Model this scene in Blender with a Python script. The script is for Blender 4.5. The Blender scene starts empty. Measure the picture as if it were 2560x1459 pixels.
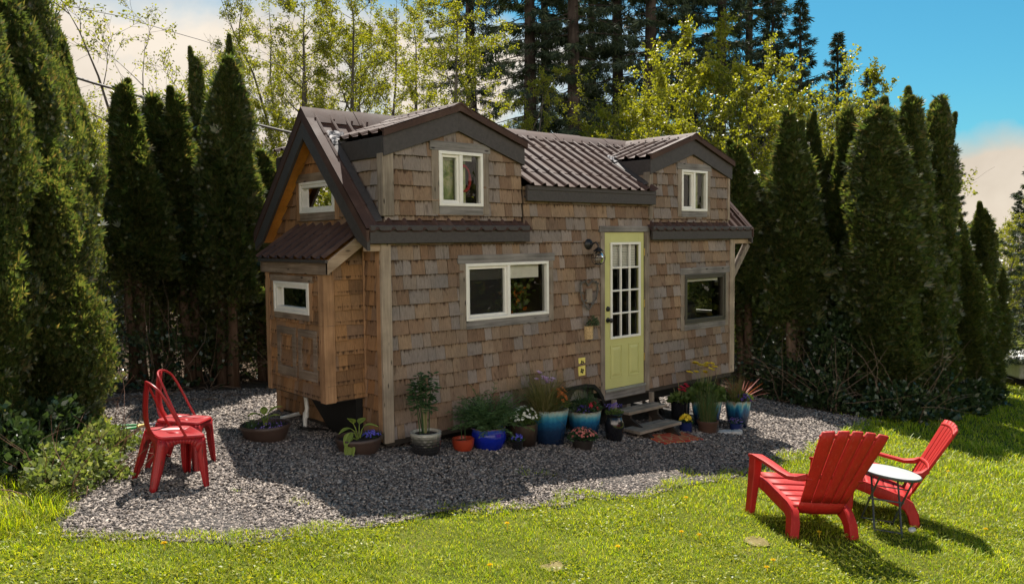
import bpy, math, random
import numpy as np
from mathutils import Vector, Matrix
random.seed(7)
RNG = np.random.default_rng(11)
scene = bpy.context.scene
COL = scene.collection
rad = math.radians

# ------------------------------------------------------------------ terrain
def gz(x, y):
    """height of the sloping yard"""
    yy = y + .45
    x = max(-14., min(26., x))
    return -.10 - .105 * x + (.08 * max(yy, -12.) if yy < 0 else .015 * min(yy, 6.))
def gza(x, y):
    yy = y + .45
    return -.10 - .105 * np.clip(x, -14, 26) + np.where(yy < 0, .08 * np.maximum(yy, -12), .015 * np.minimum(yy, 6))

# ------------------------------------------------------------------ mesh building
class MB:
    def __init__(s): s.v = []; s.f = []; s.sm = []
    def add(s, vs, fs, smooth=False):
        n = len(s.v); s.v.extend([tuple(p) for p in vs])
        for f in fs: s.f.append([i + n for i in f]); s.sm.append(smooth)
    def hexa(s, p):
        s.add(p, [(0,3,2,1),(4,5,6,7),(0,1,5,4),(1,2,6,5),(2,3,7,6),(3,0,4,7)])
    def box(s, x0, x1, y0, y1, z0, z1):
        s.hexa([(x0,y0,z0),(x1,y0,z0),(x1,y1,z0),(x0,y1,z0),(x0,y0,z1),(x1,y0,z1),(x1,y1,z1),(x0,y1,z1)])
    def prism(s, a, b):
        """two matching loops of points"""
        n = len(a); s.add(list(a) + list(b), [tuple(range(n))[::-1], tuple(range(n, 2*n))] + [(i, (i+1) % n, n + (i+1) % n, n + i) for i in range(n)])
    def beam(s, a, b, w, h, up=(0,0,1)):
        a = Vector(a); b = Vector(b); d = (b-a).normalized(); u = Vector(up)
        if abs(d.dot(u)) > .98: u = Vector((1,0,0))
        r = d.cross(u).normalized(); u = r.cross(d)
        q = [(-1,-1),(1,-1),(1,1),(-1,1)]
        s.hexa([a + r*w/2*i + u*h/2*j for i,j in q] + [b + r*w/2*i + u*h/2*j for i,j in q])
    def tube(s, pts, rads, n=8, caps=True):
        P = [Vector(p) for p in pts]
        if not hasattr(rads, '__len__'): rads = [rads]*len(P)
        base = len(s.v); ref = None
        for i, p in enumerate(P):
            d = (P[min(i+1, len(P)-1)] - P[max(i-1, 0)]).normalized()
            if ref is None: ref = d.orthogonal().normalized()
            else:
                ref = ref - d*ref.dot(d)
                ref = ref.normalized() if ref.length > 1e-5 else d.orthogonal().normalized()
            bi = d.cross(ref)
            for k in range(n):
                a = 2*math.pi*k/n
                s.v.append(tuple(p + (ref*math.cos(a) + bi*math.sin(a))*rads[i]))
        for i in range(len(P)-1):
            for k in range(n):
                k2 = (k+1) % n; o = base + i*n
                s.f.append([o+k, o+k2, o+n+k2, o+n+k]); s.sm.append(True)
        if caps:
            s.f.append([base+k for k in range(n)][::-1]); s.sm.append(False)
            o = base + (len(P)-1)*n; s.f.append([o+k for k in range(n)]); s.sm.append(False)
    def lathe(s, prof, c=(0,0,0), n=28, wob=0.):
        base = len(s.v)
        for r, z in prof:
            for k in range(n):
                a = 2*math.pi*k/n; rr = r*(1 + wob*math.cos(a*12))
                s.v.append((c[0]+rr*math.cos(a), c[1]+rr*math.sin(a), c[2]+z))
        for i in range(len(prof)-1):
            for k in range(n):
                k2 = (k+1) % n; o = base + i*n
                s.f.append([o+k, o+k2, o+n+k2, o+n+k]); s.sm.append(True)
    def disc(s, c, r, n=24, z=0.):
        s.add([(c[0]+r*math.cos(2*math.pi*k/n), c[1]+r*math.sin(2*math.pi*k/n), c[2]+z) for k in range(n)], [tuple(range(n))])
    def grid(s, rows, smooth=True):
        m = len(rows[0]); vs = [p for r in rows for p in r]
        s.add(vs, [(i*m+j, i*m+j+1, (i+1)*m+j+1, (i+1)*m+j) for i in range(len(rows)-1) for j in range(m-1)], smooth)
    def leaf(s, p, d, l, w, side=None, fold=.0):
        p = Vector(p); d = Vector(d).normalized()
        if side is None:
            side = d.cross(Vector((random.gauss(0,1), random.gauss(0,1), random.gauss(0,1))))
        side = Vector(side).normalized()
        nrm = d.cross(side)
        a = p + d*l*.4 + side*w/2 + nrm*fold*w; b = p + d*l*.4 - side*w/2 + nrm*fold*w
        c = p + d*l*.75 + side*w*.36 + nrm*fold*w*.4; e = p + d*l*.75 - side*w*.36 + nrm*fold*w*.4
        s.add([p, a, c, p + d*l - nrm*fold*w*.6, e, b, p + d*l*.5 - nrm*0], [(0,1,6),(1,2,6),(2,3,6),(3,4,6),(4,5,6),(5,0,6)], True)
    def strap(s, p, d, l, w, droop=.4, n=4, up=(0,0,1)):
        """grass-like blade that bends over"""
        p = Vector(p); d = Vector(d).normalized(); side = d.cross(Vector(up))
        side = side.normalized() if side.length > 1e-4 else Vector((1,0,0))
        a = random.uniform(-.5, .5); side = (side*math.cos(a) + d.cross(side)*math.sin(a))
        base = len(s.v)
        for i in range(n+1):
            t = i/n; ww = w*(1 - t**1.6)*.5 + .0006
            s.v += [tuple(p - side*ww), tuple(p + side*ww)]
            p = p + d*l/n; d = (d + Vector((0,0,-droop/n))).normalized()
        for i in range(n):
            o = base + i*2; s.f.append([o, o+1, o+3, o+2]); s.sm.append(True)

def np_mesh(name, V, F):
    """mesh from numpy arrays; F is (m,k)"""
    me = bpy.data.meshes.new(name); V = np.ascontiguousarray(V, np.float32); F = np.ascontiguousarray(F, np.int32)
    m, k = F.shape
    me.vertices.add(len(V)); me.vertices.foreach_set('co', V.ravel())
    me.loops.add(m*k); me.loops.foreach_set('vertex_index', F.ravel())
    me.polygons.add(m); me.polygons.foreach_set('loop_start', np.arange(0, m*k, k, dtype=np.int32))
    me.update(calc_edges=True)
    return me

def offset_of(p):
    """world offset of a parent chain that carries only translations"""
    v = Vector((0,0,0))
    while p is not None: v += p.location; p = p.parent
    return v
def link(name, me, mat, parent=None, world=True, mods=None):
    o = bpy.data.objects.new(name, me); COL.objects.link(o)
    if mat is not None:
        for m in (mat if isinstance(mat, (list, tuple)) else [mat]): me.materials.append(m)
    if parent is not None:
        o.parent = parent
        if world: o.location = -offset_of(parent)
    return o
def obj(name, mb, mat, parent=None, world=True, bevel=0., sharp=35, loc=None):
    me = bpy.data.meshes.new(name); me.from_pydata(mb.v, [], mb.f)
    me.polygons.foreach_set('use_smooth', mb.sm); me.update()
    if any(mb.sm): me.set_sharp_from_angle(angle=rad(sharp))
    o = link(name, me, mat, parent, world)
    if loc is not None: o.location = loc
    if bevel:
        b = o.modifiers.new('soft edge', 'BEVEL'); b.width = bevel; b.segments = 2; b.limit_method = 'ANGLE'; b.angle_limit = rad(40)
    return o
def tag(o, label, cat, group=None, kind=None):
    o['label'] = label; o['category'] = cat
    if group: o['group'] = group
    if kind: o['kind'] = kind
    return o
def thing(name, label, cat, loc=(0,0,0), rz=0., group=None, scale=None):
    o = bpy.data.objects.new(name, None); COL.objects.link(o); o.empty_display_size = .2
    o.location = loc; o.rotation_euler = (0,0,rz)
    if scale: o.scale = scale
    return tag(o, label, cat, group)
def setting(o, kind='structure'): o['kind'] = kind; return o
def dup(root, loc, rz=0., scale=None, label=None, group=None):
    r = root.copy(); COL.objects.link(r); r.location = loc; r.rotation_euler = (0,0,rz)
    if scale: r.scale = scale
    if label: r['label'] = label
    if group: r['group'] = group
    for ch in list(root.children):
        c = ch.copy(); COL.objects.link(c); c.parent = r
        for g in list(ch.children):
            d = g.copy(); COL.objects.link(d); d.parent = c
    return r

# ------------------------------------------------------------------ materials
def new_mat(name):
    m = bpy.data.materials.new(name); m.use_nodes = True
    nt = m.node_tree; return m, nt, nt.nodes['Principled BSDF']
def nd(nt, t, **kw):
    n = nt.nodes.new(t)
    for k, v in kw.items():
        if k.startswith('i_'):
            key = k[2:].replace('_', ' ')
            n.inputs[int(key) if key.isdigit() else key].default_value = v
        else: setattr(n, k, v)
    return n
def ramp(nt, fac, stops, interp='LINEAR'):
    r = nd(nt, 'ShaderNodeValToRGB'); e = r.color_ramp.elements; r.color_ramp.interpolation = interp
    while len(e) < len(stops): e.new(.5)
    for el, (p, c) in zip(e, stops): el.position = p; el.color = (c[0], c[1], c[2], 1) if hasattr(c, '__len__') else (c, c, c, 1)
    nt.links.new(fac, r.inputs[0]); return r.outputs[0]
def coords(nt, scale=(1,1,1), kind='Object', rot=(0,0,0)):
    tc = nd(nt, 'ShaderNodeTexCoord'); mp = nd(nt, 'ShaderNodeMapping')
    mp.inputs['Scale'].default_value = scale; mp.inputs['Rotation'].default_value = rot
    nt.links.new(tc.outputs[kind], mp.inputs['Vector']); return mp.outputs[0]
def noise(nt, vec, scale, detail=4., rough=.55, dist=0.):
    n = nd(nt, 'ShaderNodeTexNoise'); n.inputs['Scale'].default_value = scale; n.inputs['Detail'].default_value = detail
    n.inputs['Roughness'].default_value = rough; n.inputs['Distortion'].default_value = dist
    nt.links.new(vec, n.inputs['Vector']); return n.outputs[0]
def mix(nt, a, b, fac, mode='MIX'):
    n = nd(nt, 'ShaderNodeMix', data_type='RGBA', blend_type=mode)
    for sock, v in ((n.inputs[0], fac), (n.inputs[6], a), (n.inputs[7], b)):
        if isinstance(v, (int, float)): sock.default_value = v
        elif isinstance(v, (tuple, list)): sock.default_value = (v[0], v[1], v[2], 1)
        else: nt.links.new(v, sock)
    return n.outputs[2]
def bump(nt, bs, h, strength=.3, dist=.01):
    b = nd(nt, 'ShaderNodeBump'); b.inputs['Strength'].default_value = strength; b.inputs['Distance'].default_value = dist
    nt.links.new(h, b.inputs['Height']); nt.links.new(b.outputs[0], bs.inputs['Normal'])
def plain(name, col, rough=.6, metal=0., var=.12, scale=14., bmp=.0, spec=.5, coat=0.):
    m, nt, bs = new_mat(name)
    v = coords(nt); n = noise(nt, v, scale, 5.)
    lo = tuple(c*(1-var) for c in col); hi = tuple(min(1, c*(1+var)) for c in col)
    nt.links.new(ramp(nt, n, [(.3, lo), (.7, hi)]), bs.inputs['Base Color'])
    bs.inputs['Roughness'].default_value = rough; bs.inputs['Metallic'].default_value = metal
    bs.inputs['Specular IOR Level'].default_value = spec; bs.inputs['Coat Weight'].default_value = coat
    if bmp: bump(nt, bs, n, bmp, .01)
    return m
def wood(name, cols, axis='z', rough=.8, spec=.25, knots=True, scale=1.):
    """board wood with long grain"""
    m, nt, bs = new_mat(name)
    k = {'x': (2,40,40), 'y': (40,2,40), 'z': (40,40,2)}[axis]
    v = coords(nt, tuple(a*scale for a in k)); g = noise(nt, v, 1., 6., .6, .4)
    g2 = noise(nt, coords(nt, (3,3,3)), 1., 3.)
    c = ramp(nt, g, [(.25, cols[0]), (.5, cols[1]), (.75, cols[2])])
    c = mix(nt, c, ramp(nt, g2, [(.35, .62), (.65, 1.15)]), .8, 'MULTIPLY')
    if knots:
        kv = coords(nt, {'x': (4,13,13), 'y': (13,4,13), 'z': (13,13,4)}[axis])
        vo = nd(nt, 'ShaderNodeTexVoronoi'); vo.inputs['Scale'].default_value = 1.; nt.links.new(kv, vo.inputs['Vector'])
        c = mix(nt, tuple(x*.25 for x in cols[0]), c, ramp(nt, vo.outputs['Distance'], [(.07, 0.), (.16, 1.)]))
    nt.links.new(c, bs.inputs['Base Color']); bs.inputs['Roughness'].default_value = rough; bs.inputs['Specular IOR Level'].default_value = spec
    bump(nt, bs, g, .35, .004); return m
def shingles_mat(name, cols, stain=.5):
    m, nt, bs = new_mat(name)
    geo = nd(nt, 'ShaderNodeNewGeometry'); rnd = geo.outputs['Random Per Island']
    st = [(i/len(cols), c) for i, c in enumerate(cols)]
    c = ramp(nt, rnd, st, 'CONSTANT')
    tc = nd(nt, 'ShaderNodeTexCoord')
    # shift the grain for every shingle
    mu = nd(nt, 'ShaderNodeMath', operation='MULTIPLY', i_1=37.); nt.links.new(rnd, mu.inputs[0])
    cb = nd(nt, 'ShaderNodeCombineXYZ'); nt.links.new(mu.outputs[0], cb.inputs[0]); nt.links.new(mu.outputs[0], cb.inputs[2])
    ad = nd(nt, 'ShaderNodeVectorMath', operation='ADD'); nt.links.new(tc.outputs['Object'], ad.inputs[0]); nt.links.new(cb.outputs[0], ad.inputs[1])
    mp = nd(nt, 'ShaderNodeMapping'); mp.inputs['Scale'].default_value = (110,110,3.); nt.links.new(ad.outputs[0], mp.inputs['Vector'])
    g = noise(nt, mp.outputs[0], 1., 6., .65, .5)
    c = mix(nt, c, ramp(nt, g, [(.25, .60), (.5, .92), (.8, 1.28)]), 1., 'MULTIPLY')
    big = noise(nt, coords(nt, (1.3,1.3,1.)), 1., 4.)
    c = mix(nt, c, ramp(nt, big, [(.35, (.72,.74,.78)), (.65, (1.15,1.04,.92))]), .7, 'MULTIPLY')
    mp2 = nd(nt, 'ShaderNodeMapping'); mp2.inputs['Scale'].default_value = (16,16,5); nt.links.new(ad.outputs[0], mp2.inputs['Vector'])
    s = noise(nt, mp2.outputs[0], 1., 3., .5)
    c = mix(nt, c, (.035,.018,.01), mixfac(nt, ramp(nt, s, [(.62, 0.), (.74, 1.)]), stain))
    nt.links.new(c, bs.inputs['Base Color']); # dark drip stains hanging from the course above
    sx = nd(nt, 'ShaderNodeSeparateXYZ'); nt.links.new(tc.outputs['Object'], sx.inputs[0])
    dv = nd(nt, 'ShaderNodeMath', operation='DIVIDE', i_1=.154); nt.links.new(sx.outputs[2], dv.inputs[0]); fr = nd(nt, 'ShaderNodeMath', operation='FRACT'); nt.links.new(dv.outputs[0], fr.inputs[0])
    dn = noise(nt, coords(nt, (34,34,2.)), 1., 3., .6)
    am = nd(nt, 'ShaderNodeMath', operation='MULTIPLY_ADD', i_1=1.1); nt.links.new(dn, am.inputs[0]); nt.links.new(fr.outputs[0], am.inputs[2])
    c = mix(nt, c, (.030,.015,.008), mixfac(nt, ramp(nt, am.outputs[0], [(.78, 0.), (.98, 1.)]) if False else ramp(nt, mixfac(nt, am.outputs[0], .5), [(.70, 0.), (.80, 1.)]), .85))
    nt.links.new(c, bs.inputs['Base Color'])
    bs.inputs['Roughness'].default_value = .85; bs.inputs['Specular IOR Level'].default_value = .2
    bump(nt, bs, g, .5, .004); return m
def mixfac(nt, sock, k):
    n = nd(nt, 'ShaderNodeMath', operation='MULTIPLY', i_1=k); nt.links.new(sock, n.inputs[0]); return n.outputs[0]
def leaf_mat(name, cols, trans=.45, rough=.55, spec=.3, tcol=(1.25,1.3,.5), patch=.35):
    """leaves: every leaf its own tint, light shines through"""
    m = bpy.data.materials.new(name); m.use_nodes = True; nt = m.node_tree; bs = nt.nodes['Principled BSDF']; out = nt.nodes['Material Output']
    geo = nd(nt, 'ShaderNodeNewGeometry')
    c = ramp(nt, geo.outputs['Random Per Island'], [(i/max(1, len(cols)-1), k) for i, k in enumerate(cols)])
    big = noise(nt, coords(nt, (1,1,1)), 1.7, 3.)
    c = mix(nt, c, ramp(nt, big, [(.35, .7), (.65, 1.25)]), patch, 'MULTIPLY')
    nt.links.new(c, bs.inputs['Base Color']); bs.inputs['Roughness'].default_value = rough; bs.inputs['Specular IOR Level'].default_value = spec
    tr = nd(nt, 'ShaderNodeBsdfTranslucent'); nt.links.new(mix(nt, c, tcol, 1., 'MULTIPLY'), tr.inputs[0])
    ms = nd(nt, 'ShaderNodeMixShader', i_0=trans); nt.links.new(bs.outputs[0], ms.inputs[1]); nt.links.new(tr.outputs[0], ms.inputs[2])
    nt.links.new(ms.outputs[0], out.inputs[0]); return m
def glass_mat(name, tint=(.93,.95,.94), ior=1.5):
    m = bpy.data.materials.new(name); m.use_nodes = True; nt = m.node_tree; out = nt.nodes['Material Output']; nt.nodes.remove(nt.nodes['Principled BSDF'])
    t = nd(nt, 'ShaderNodeBsdfTransparent'); t.inputs[0].default_value = (*tint, 1)
    g = nd(nt, 'ShaderNodeBsdfGlossy'); g.inputs['Roughness'].default_value = .01; g.inputs[0].default_value = (.95,.95,.95,1)
    v = coords(nt, (1,1,1)); nz = noise(nt, v, 2.5, 2.)
    b = nd(nt, 'ShaderNodeBump'); b.inputs['Strength'].default_value = .03; b.inputs['Distance'].default_value = .02; nt.links.new(nz, b.inputs['Height']); nt.links.new(b.outputs[0], g.inputs['Normal'])
    f = nd(nt, 'ShaderNodeFresnel'); f.inputs[0].default_value = ior
    ms = nd(nt, 'ShaderNodeMixShader'); nt.links.new(f.outputs[0], ms.inputs[0]); nt.links.new(t.outputs[0], ms.inputs[1]); nt.links.new(g.outputs[0], ms.inputs[2])
    nt.links.new(ms.outputs[0], out.inputs[0]); return m

M = {}
M['shingle'] = shingles_mat('weathered cedar shingles', [(.215,.148,.104),(.235,.192,.160),(.235,.172,.126),(.232,.200,.180),(.185,.122,.082),(.245,.185,.136),(.262,.228,.208),(.215,.155,.110),(.262,.19,.130),(.215,.188,.172),(.175,.120,.085)])
M['shingle_warm'] = shingles_mat('sheltered cedar shingles', [(.27,.145,.068),(.22,.135,.08),(.30,.175,.09),(.20,.115,.06),(.25,.16,.10),(.32,.18,.085),(.23,.15,.10)], .4)
M['backing'] = plain('tar paper sheathing', (.035,.028,.022), .9)
M['interior'] = plain('pine boards inside', (.09,.055,.032), .7)
M['grey_h'] = wood('grey weathered board', [(.10,.092,.085),(.19,.178,.168),(.27,.255,.245)], 'x')
M['grey_y'] = wood('grey weathered gable board', [(.12,.085,.06),(.20,.15,.11),(.28,.225,.175)], 'y')
M['grey_z'] = wood('grey brown upright board', [(.13,.105,.08),(.23,.19,.15),(.31,.27,.22)], 'z')
M['cedar_z'] = wood('pale cedar corner board', [(.22,.17,.125),(.31,.25,.19),(.39,.325,.255)], 'z')
M['cedar_warm'] = wood('warm cedar board', [(.22,.12,.06),(.33,.19,.10),(.42,.26,.14)], 'z')
M['tread'] = wood('weathered tan tread', [(.15,.12,.09),(.26,.215,.17),(.35,.30,.245)], 'x')
M['cedar_x'] = wood('pale cedar beam', [(.26,.18,.12),(.36,.27,.19),(.44,.35,.26)], 'x')
M['soffit'] = wood('orange stained soffit', [(.52,.20,.03),(.64,.27,.045),(.70,.32,.06)], 'y', .6, .4, False)
M['fascia'] = plain('dark brown painted fascia', (.040,.034,.032), .62, var=.25, scale=30., bmp=.1)
def roof_mat():
    m, nt, bs = new_mat('brown corrugated roofing')
    v = coords(nt); n = noise(nt, v, 3., 6., .6); n2 = noise(nt, v, 60., 3.)
    c = ramp(nt, n, [(.3, (.042,.022,.017)), (.55, (.064,.036,.028)), (.75, (.098,.062,.048))])
    c = mix(nt, c, ramp(nt, n2, [(.3, .8), (.7, 1.15)]), .7, 'MULTIPLY')
    nt.links.new(c, bs.inputs['Base Color']); nt.links.new(ramp(nt, n, [(.3, .62), (.7, .8)]), bs.inputs['Roughness']); bs.inputs['Specular IOR Level'].default_value = .22
    bump(nt, bs, n2, .12, .004); return m
M['roof'] = roof_mat()
M['flash'] = plain('crumpled silver flashing', (.16,.155,.16), .7, .3, .15, 25., .5)
M['vinyl'] = plain('white vinyl', (.72,.71,.66), .4, var=.05)
M['vinyl_dark'] = plain('dark bronze sash', (.05,.045,.034), .45, var=.1)
M['door'] = plain('pale green door paint', (.48,.48,.19), .5, var=.05, scale=5.)
M['iron'] = plain('black iron', (.018,.018,.02), .45, .3, .2)
M['brass'] = plain('brass hinge', (.50,.36,.12), .4, .8)
M['glass'] = glass_mat('window glass')
M['glass_lamp'] = glass_mat('lamp glass', (.8,.82,.8), 1.5)
M['screen'] = plain('insect screen', (.05,.05,.05), .9)
M['blind'] = plain('pale roller blind', (.78,.78,.68), .8, var=.05)
M['black'] = plain('black plastic', (.010,.010,.010), .6, 0, .2, 14., 0., .25)
M['tyre'] = plain('tyre rubber', (.025,.025,.026), .8)
M['steel'] = plain('galvanised steel', (.35,.35,.36), .45, .7)
M['pvc'] = plain('white pipe', (.7,.7,.66), .4)
M['yellow'] = plain('yellow outlet plate', (.72,.62,.16), .45)
M['skirt'] = plain('grey skirting panel', (.30,.28,.25), .75)

CAM = [-4.49376, -7.07378, 2.05749, 0.84749, -0.06502, -0.0107, 2044.98227]
TREES_B = [('alder', 5.74, 13.3, 10.42, 'alder with a straight pale trunk rising behind the left roof end', 'spring alders behind the house', 0.3),
 ('alder2', 6.03, 15.72, 10.46, 'many stemmed alder left of the straight pale trunk', 'spring alders behind the house', 1.2),
 ('alder', 4.14, 13.38, 8.07, 'sparse alder with hanging twigs right of the double cedar spires', 'spring alders behind the house', 2.9),
 ('alder', 7.49, 13.1, 11.16, 'alder with a dark trunk behind the large dormer left slope', 'spring alders behind the house', 2.1),
 ('alder2', 8.48, 16.23, 11.09, 'thin stemmed alder between the pale and the dark trunk', 'spring alders behind the house', 4.0),
 ('alder2', 9.4, 14.08, 10.61, 'airy alder with leaning stems right of the dark trunk', 'spring alders behind the house', 5.1),
 ('alder', 7.57, 9.01, 9.68, 'leafy alder with a slim trunk just above the dormer peak', 'spring alders behind the house', 0.9),
 ('alder2', 11.04, 11.29, 8.93, 'alder with bright hanging leaves before the dark firs', 'spring alders behind the house', 3.3),
 ('alder', 11.25, 15.12, 11.93, 'tall alder half hidden behind the leafy one over the dormer', 'spring alders behind the house', 2.5),
 ('twiggy', 0.0, 10.35, 7.28, 'bare twiggy tree with few leaves right of the shaggy cedar top', 'spring alders behind the house', 0.6),
 ('twiggy', 1.5, 13.04, 7.29, 'bare twiggy tree reaching over the blunt topped cedars', 'spring alders behind the house', 2.6),
 ('twiggy', 2.55, 13.45, 6.19, 'low twiggy tree glowing between the cedar tops', 'spring alders behind the house', 4.2),
 ('maple2', 1.91, 15.36, 6.03, 'leafy yellow green tree low behind the blunt topped cedars', 'spring alders behind the house', 1.5),
 ('maple', 3.42, 15.36, 5.7, 'leafy yellow green tree filling the gap before the double spires', 'spring alders behind the house', 3.8),
 ('maple2', 4.95, 14.0, 6.38, 'leafy yellow green tree behind the left roof edge', 'spring alders behind the house', 5.0),
 ('maple', 10.72, 6.22, 6.64, 'maple low over the middle ridge in front of the fir trunks', 'bright green maples behind the right cedars', 0.2),
 ('maple2', 13.09, 6.8, 7.65, 'maple left of the far dormer peak', 'bright green maples behind the right cedars', 1.7),
 ('maple', 12.41, 4.73, 8.42, 'tallest maple with a forked pale trunk right of the far dormer', 'bright green maples behind the right cedars', 2.8),
 ('maple2', 14.06, 4.61, 8.37, 'maple above the rounded cedar beside the house', 'bright green maples behind the right cedars', 0.8),
 ('maple', 16.5, 5.13, 9.24, 'maple rising behind the broad pointed cedar', 'bright green maples behind the right cedars', 4.4),
 ('maple2', 16.47, 3.81, 7.83, 'slim trunked maple between the tips of the right row', 'bright green maples behind the right cedars', 3.1),
 ('maple', 19.08, 4.18, 8.21, 'outermost maple sloping down behind the stout cedar', 'bright green maples behind the right cedars', 5.6),
 ('maple2', 15.13, 7.68, 7.66, 'maple in shade behind the far dormer', 'bright green maples behind the right cedars', 2.2),
 ('maple', 28.55, 3.83, 5.75, 'yellow tree glowing beyond the last cedars of the right row', 'trees beyond the right row', 0.4),
 ('maple2', 34.51, 3.91, 5.52, 'olive tree at the right frame edge behind the pine', 'trees beyond the right row', 2.0)]
TREES_F = [('tall', 18.67, 17.92, 27, 'fir with a thick straight trunk, the left one of the close pair over the roof', 'dark firs behind the house', 0.3),
 ('tall2', 23.3, 21.85, 26, 'thinner fir right behind the thick one of the close pair', 'dark firs behind the house', 1.1),
 ('tall2', 19.31, 16.02, 27, 'fir with a bare dark trunk in the middle of the sky gaps', 'dark firs behind the house', 2.0),
 ('tall', 27.2, 22.42, 26, 'farther fir glimpsed right of the bare dark trunk', 'dark firs behind the house', 0.8),
 ('tall2', 19.4, 22.62, 27, 'fir behind the bright hanging alder leaves', 'dark firs behind the house', 3.0),
 ('tall', 23.65, 17.53, 28, 'fir where the sky gaps close up into dark wood', 'dark firs behind the house', 5.2),
 ('tall', 22.37, 14.65, 28, 'broad dark fir behind the maple left of the far dormer peak', 'dark firs behind the house', 0.5),
 ('tall2', 25.96, 15.49, 28, 'dense fir above the far dormer', 'dark firs behind the house', 2.4),
 ('tall', 26.26, 13.89, 27, 'dense fir behind the tallest maple, its side branches lit', 'dark firs behind the house', 1.7),
 ('tall2', 30.7, 15.31, 25, 'rightmost of the tall firs before the open sky', 'dark firs behind the house', 3.6),
 ('young', 26.05, 10.06, 14.28, 'pointed fir with its tip just inside the top of the picture', 'dark firs behind the house', 0.6),
 ('young', 28.14, 9.55, 13.22, 'pointed fir with upswept branches against blue sky', 'dark firs behind the house', 2.7),
 ('young', 29.13, 8.67, 11.75, 'smaller pointed fir on the slope of the tree line', 'dark firs behind the house', 4.0),
 ('young', 27.91, 12.43, 16.21, 'pointed fir between the tall firs and the blue sky', 'dark firs behind the house', 5.0),
 ('young', 34.09, 9.64, 10.29, 'lowest young fir at the end of the tree line', 'dark firs behind the house', 1.2),
 ('pine', 21.89, 0.36, 7.27, 'dark pine cut off by the right frame edge', 'conifers beyond the right row', 0.4),
 ('pine', 21.15, 2.35, 6.03, 'pine whose bent branch sticks out above the row of cedars', 'conifers beyond the right row', 2.2),
 ('young', 40.59, 6.56, 7.0, 'dark conifer far behind the white trailer', 'conifers beyond the right row', 3.2)]
CABLES = [([(-1.71, 8.11, 5.1),
 (-0.84, 7.98, 4.81),
 (-0.17, 8.06, 4.69),
 (0.74, 7.9, 4.49),
 (1.84, 7.58, 4.28),
 (2.72, 7.46, 4.12),
 (3.99, 6.98, 3.78)], 0.024, 'dark cable bundle running behind the cedars towards the house roof'),
 ([(0.27, 13.24, 7.31),
 (1.4, 12.9, 7.17),
 (2.92, 12.18, 6.74),
 (5.18, 11.48, 6.17)], 0.008, 'thin wire crossing the pale cloud at the upper left')]
CLOUD = (0.3196, 0.918, 0.2349)
VEH = (22.91, 1.46)
SUN_E, SKY_E, EXPO = 5.0, .11, 1.05
TINT = (.165,.385,.45)
# ------------------------------------------------------------------ tiny house
L, W, RY, RZ = 6.19, 2.4, 1.2, 3.46
D1, D2, DH = .97, 5.16, .95                       # dormer centres, half width
def zr(y): return 2.23 + 1.025*(y if y <= RY else 2*RY - y)          # steep end roof
def zm(y): return 2.74 + .6*(y if y <= RY else 2*RY - y)             # flatter middle roof
def zd(x, c): return RZ - .345*abs(x - c)                            # dormer roof
def Pf(u, z, o): return (u, -o, z)
def Pg(u, z, o): return (-o, u, z)
BX, BY0, BY1 = -.459, .36, 1.644
def Pbf(u, z, o): return (BX - o, u, z)
def Pbs(u, z, o): return (u, BY0 - o, z)
def Pc1(u, z, o): return (.05 - o, u, z)
def Pc2(u, z, o): return (4.22 - o, u, z)
def Pe(u, z, o): return (L + o, u, z)
def Pb(u, z, o): return (u, W + o, z)
def clip(poly, a, b, c):
    """keep a*u+b*z+c >= 0"""
    out = []
    for i in range(len(poly)):
        p, q = poly[i], poly[(i+1) % len(poly)]
        dp, dq = a*p[0]+b*p[1]+c, a*q[0]+b*q[1]+c
        if dp >= 0: out.append(p)
        if (dp >= 0) != (dq >= 0):
            t = dp/(dp-dq); out.append((p[0]+(q[0]-p[0])*t, p[1]+(q[1]-p[1])*t))
    return out
def area(p): return abs(sum(p[i][0]*p[(i+1) % len(p)][1] - p[(i+1) % len(p)][0]*p[i][1] for i in range(len(p))))/2 if len(p) > 2 else 0
def cut(polys, holes):
    for (a, b, c, d) in holes:
        nxt = []
        for p in polys:
            us = [q[0] for q in p]; zs = [q[1] for q in p]
            if max(us) <= a or min(us) >= b or max(zs) <= c or min(zs) >= d: nxt.append(p); continue
            mid = clip(clip(p, 1,0,-a), -1,0,b)
            for q in (clip(p, -1,0,a), clip(p, 1,0,-b), clip(mid, 0,-1,c), clip(mid, 0,1,-d)):
                if area(q) > 2e-5: nxt.append(q)
        polys = nxt
    return polys
def inside(poly, reg):
    """clip poly to convex region (any winding)"""
    s = sum(reg[i][0]*reg[(i+1) % len(reg)][1] - reg[(i+1) % len(reg)][0]*reg[i][1] for i in range(len(reg)))
    r = reg if s > 0 else reg[::-1]
    for i in range(len(r)):
        (x0, z0), (x1, z1) = r[i], r[(i+1) % len(r)]
        a, b = -(z1-z0), (x1-x0)
        poly = clip(poly, a, b, -(a*x0+b*z0))
        if len(poly) < 3: return []
    return poly
def backing(mb, place, reg, holes=(), o0=-.1, o1=0.):
    for p in cut([list(reg)], holes):
        mb.prism([place(u, z, o0) for u, z in p], [place(u, z, o1) for u, z in p])
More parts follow.
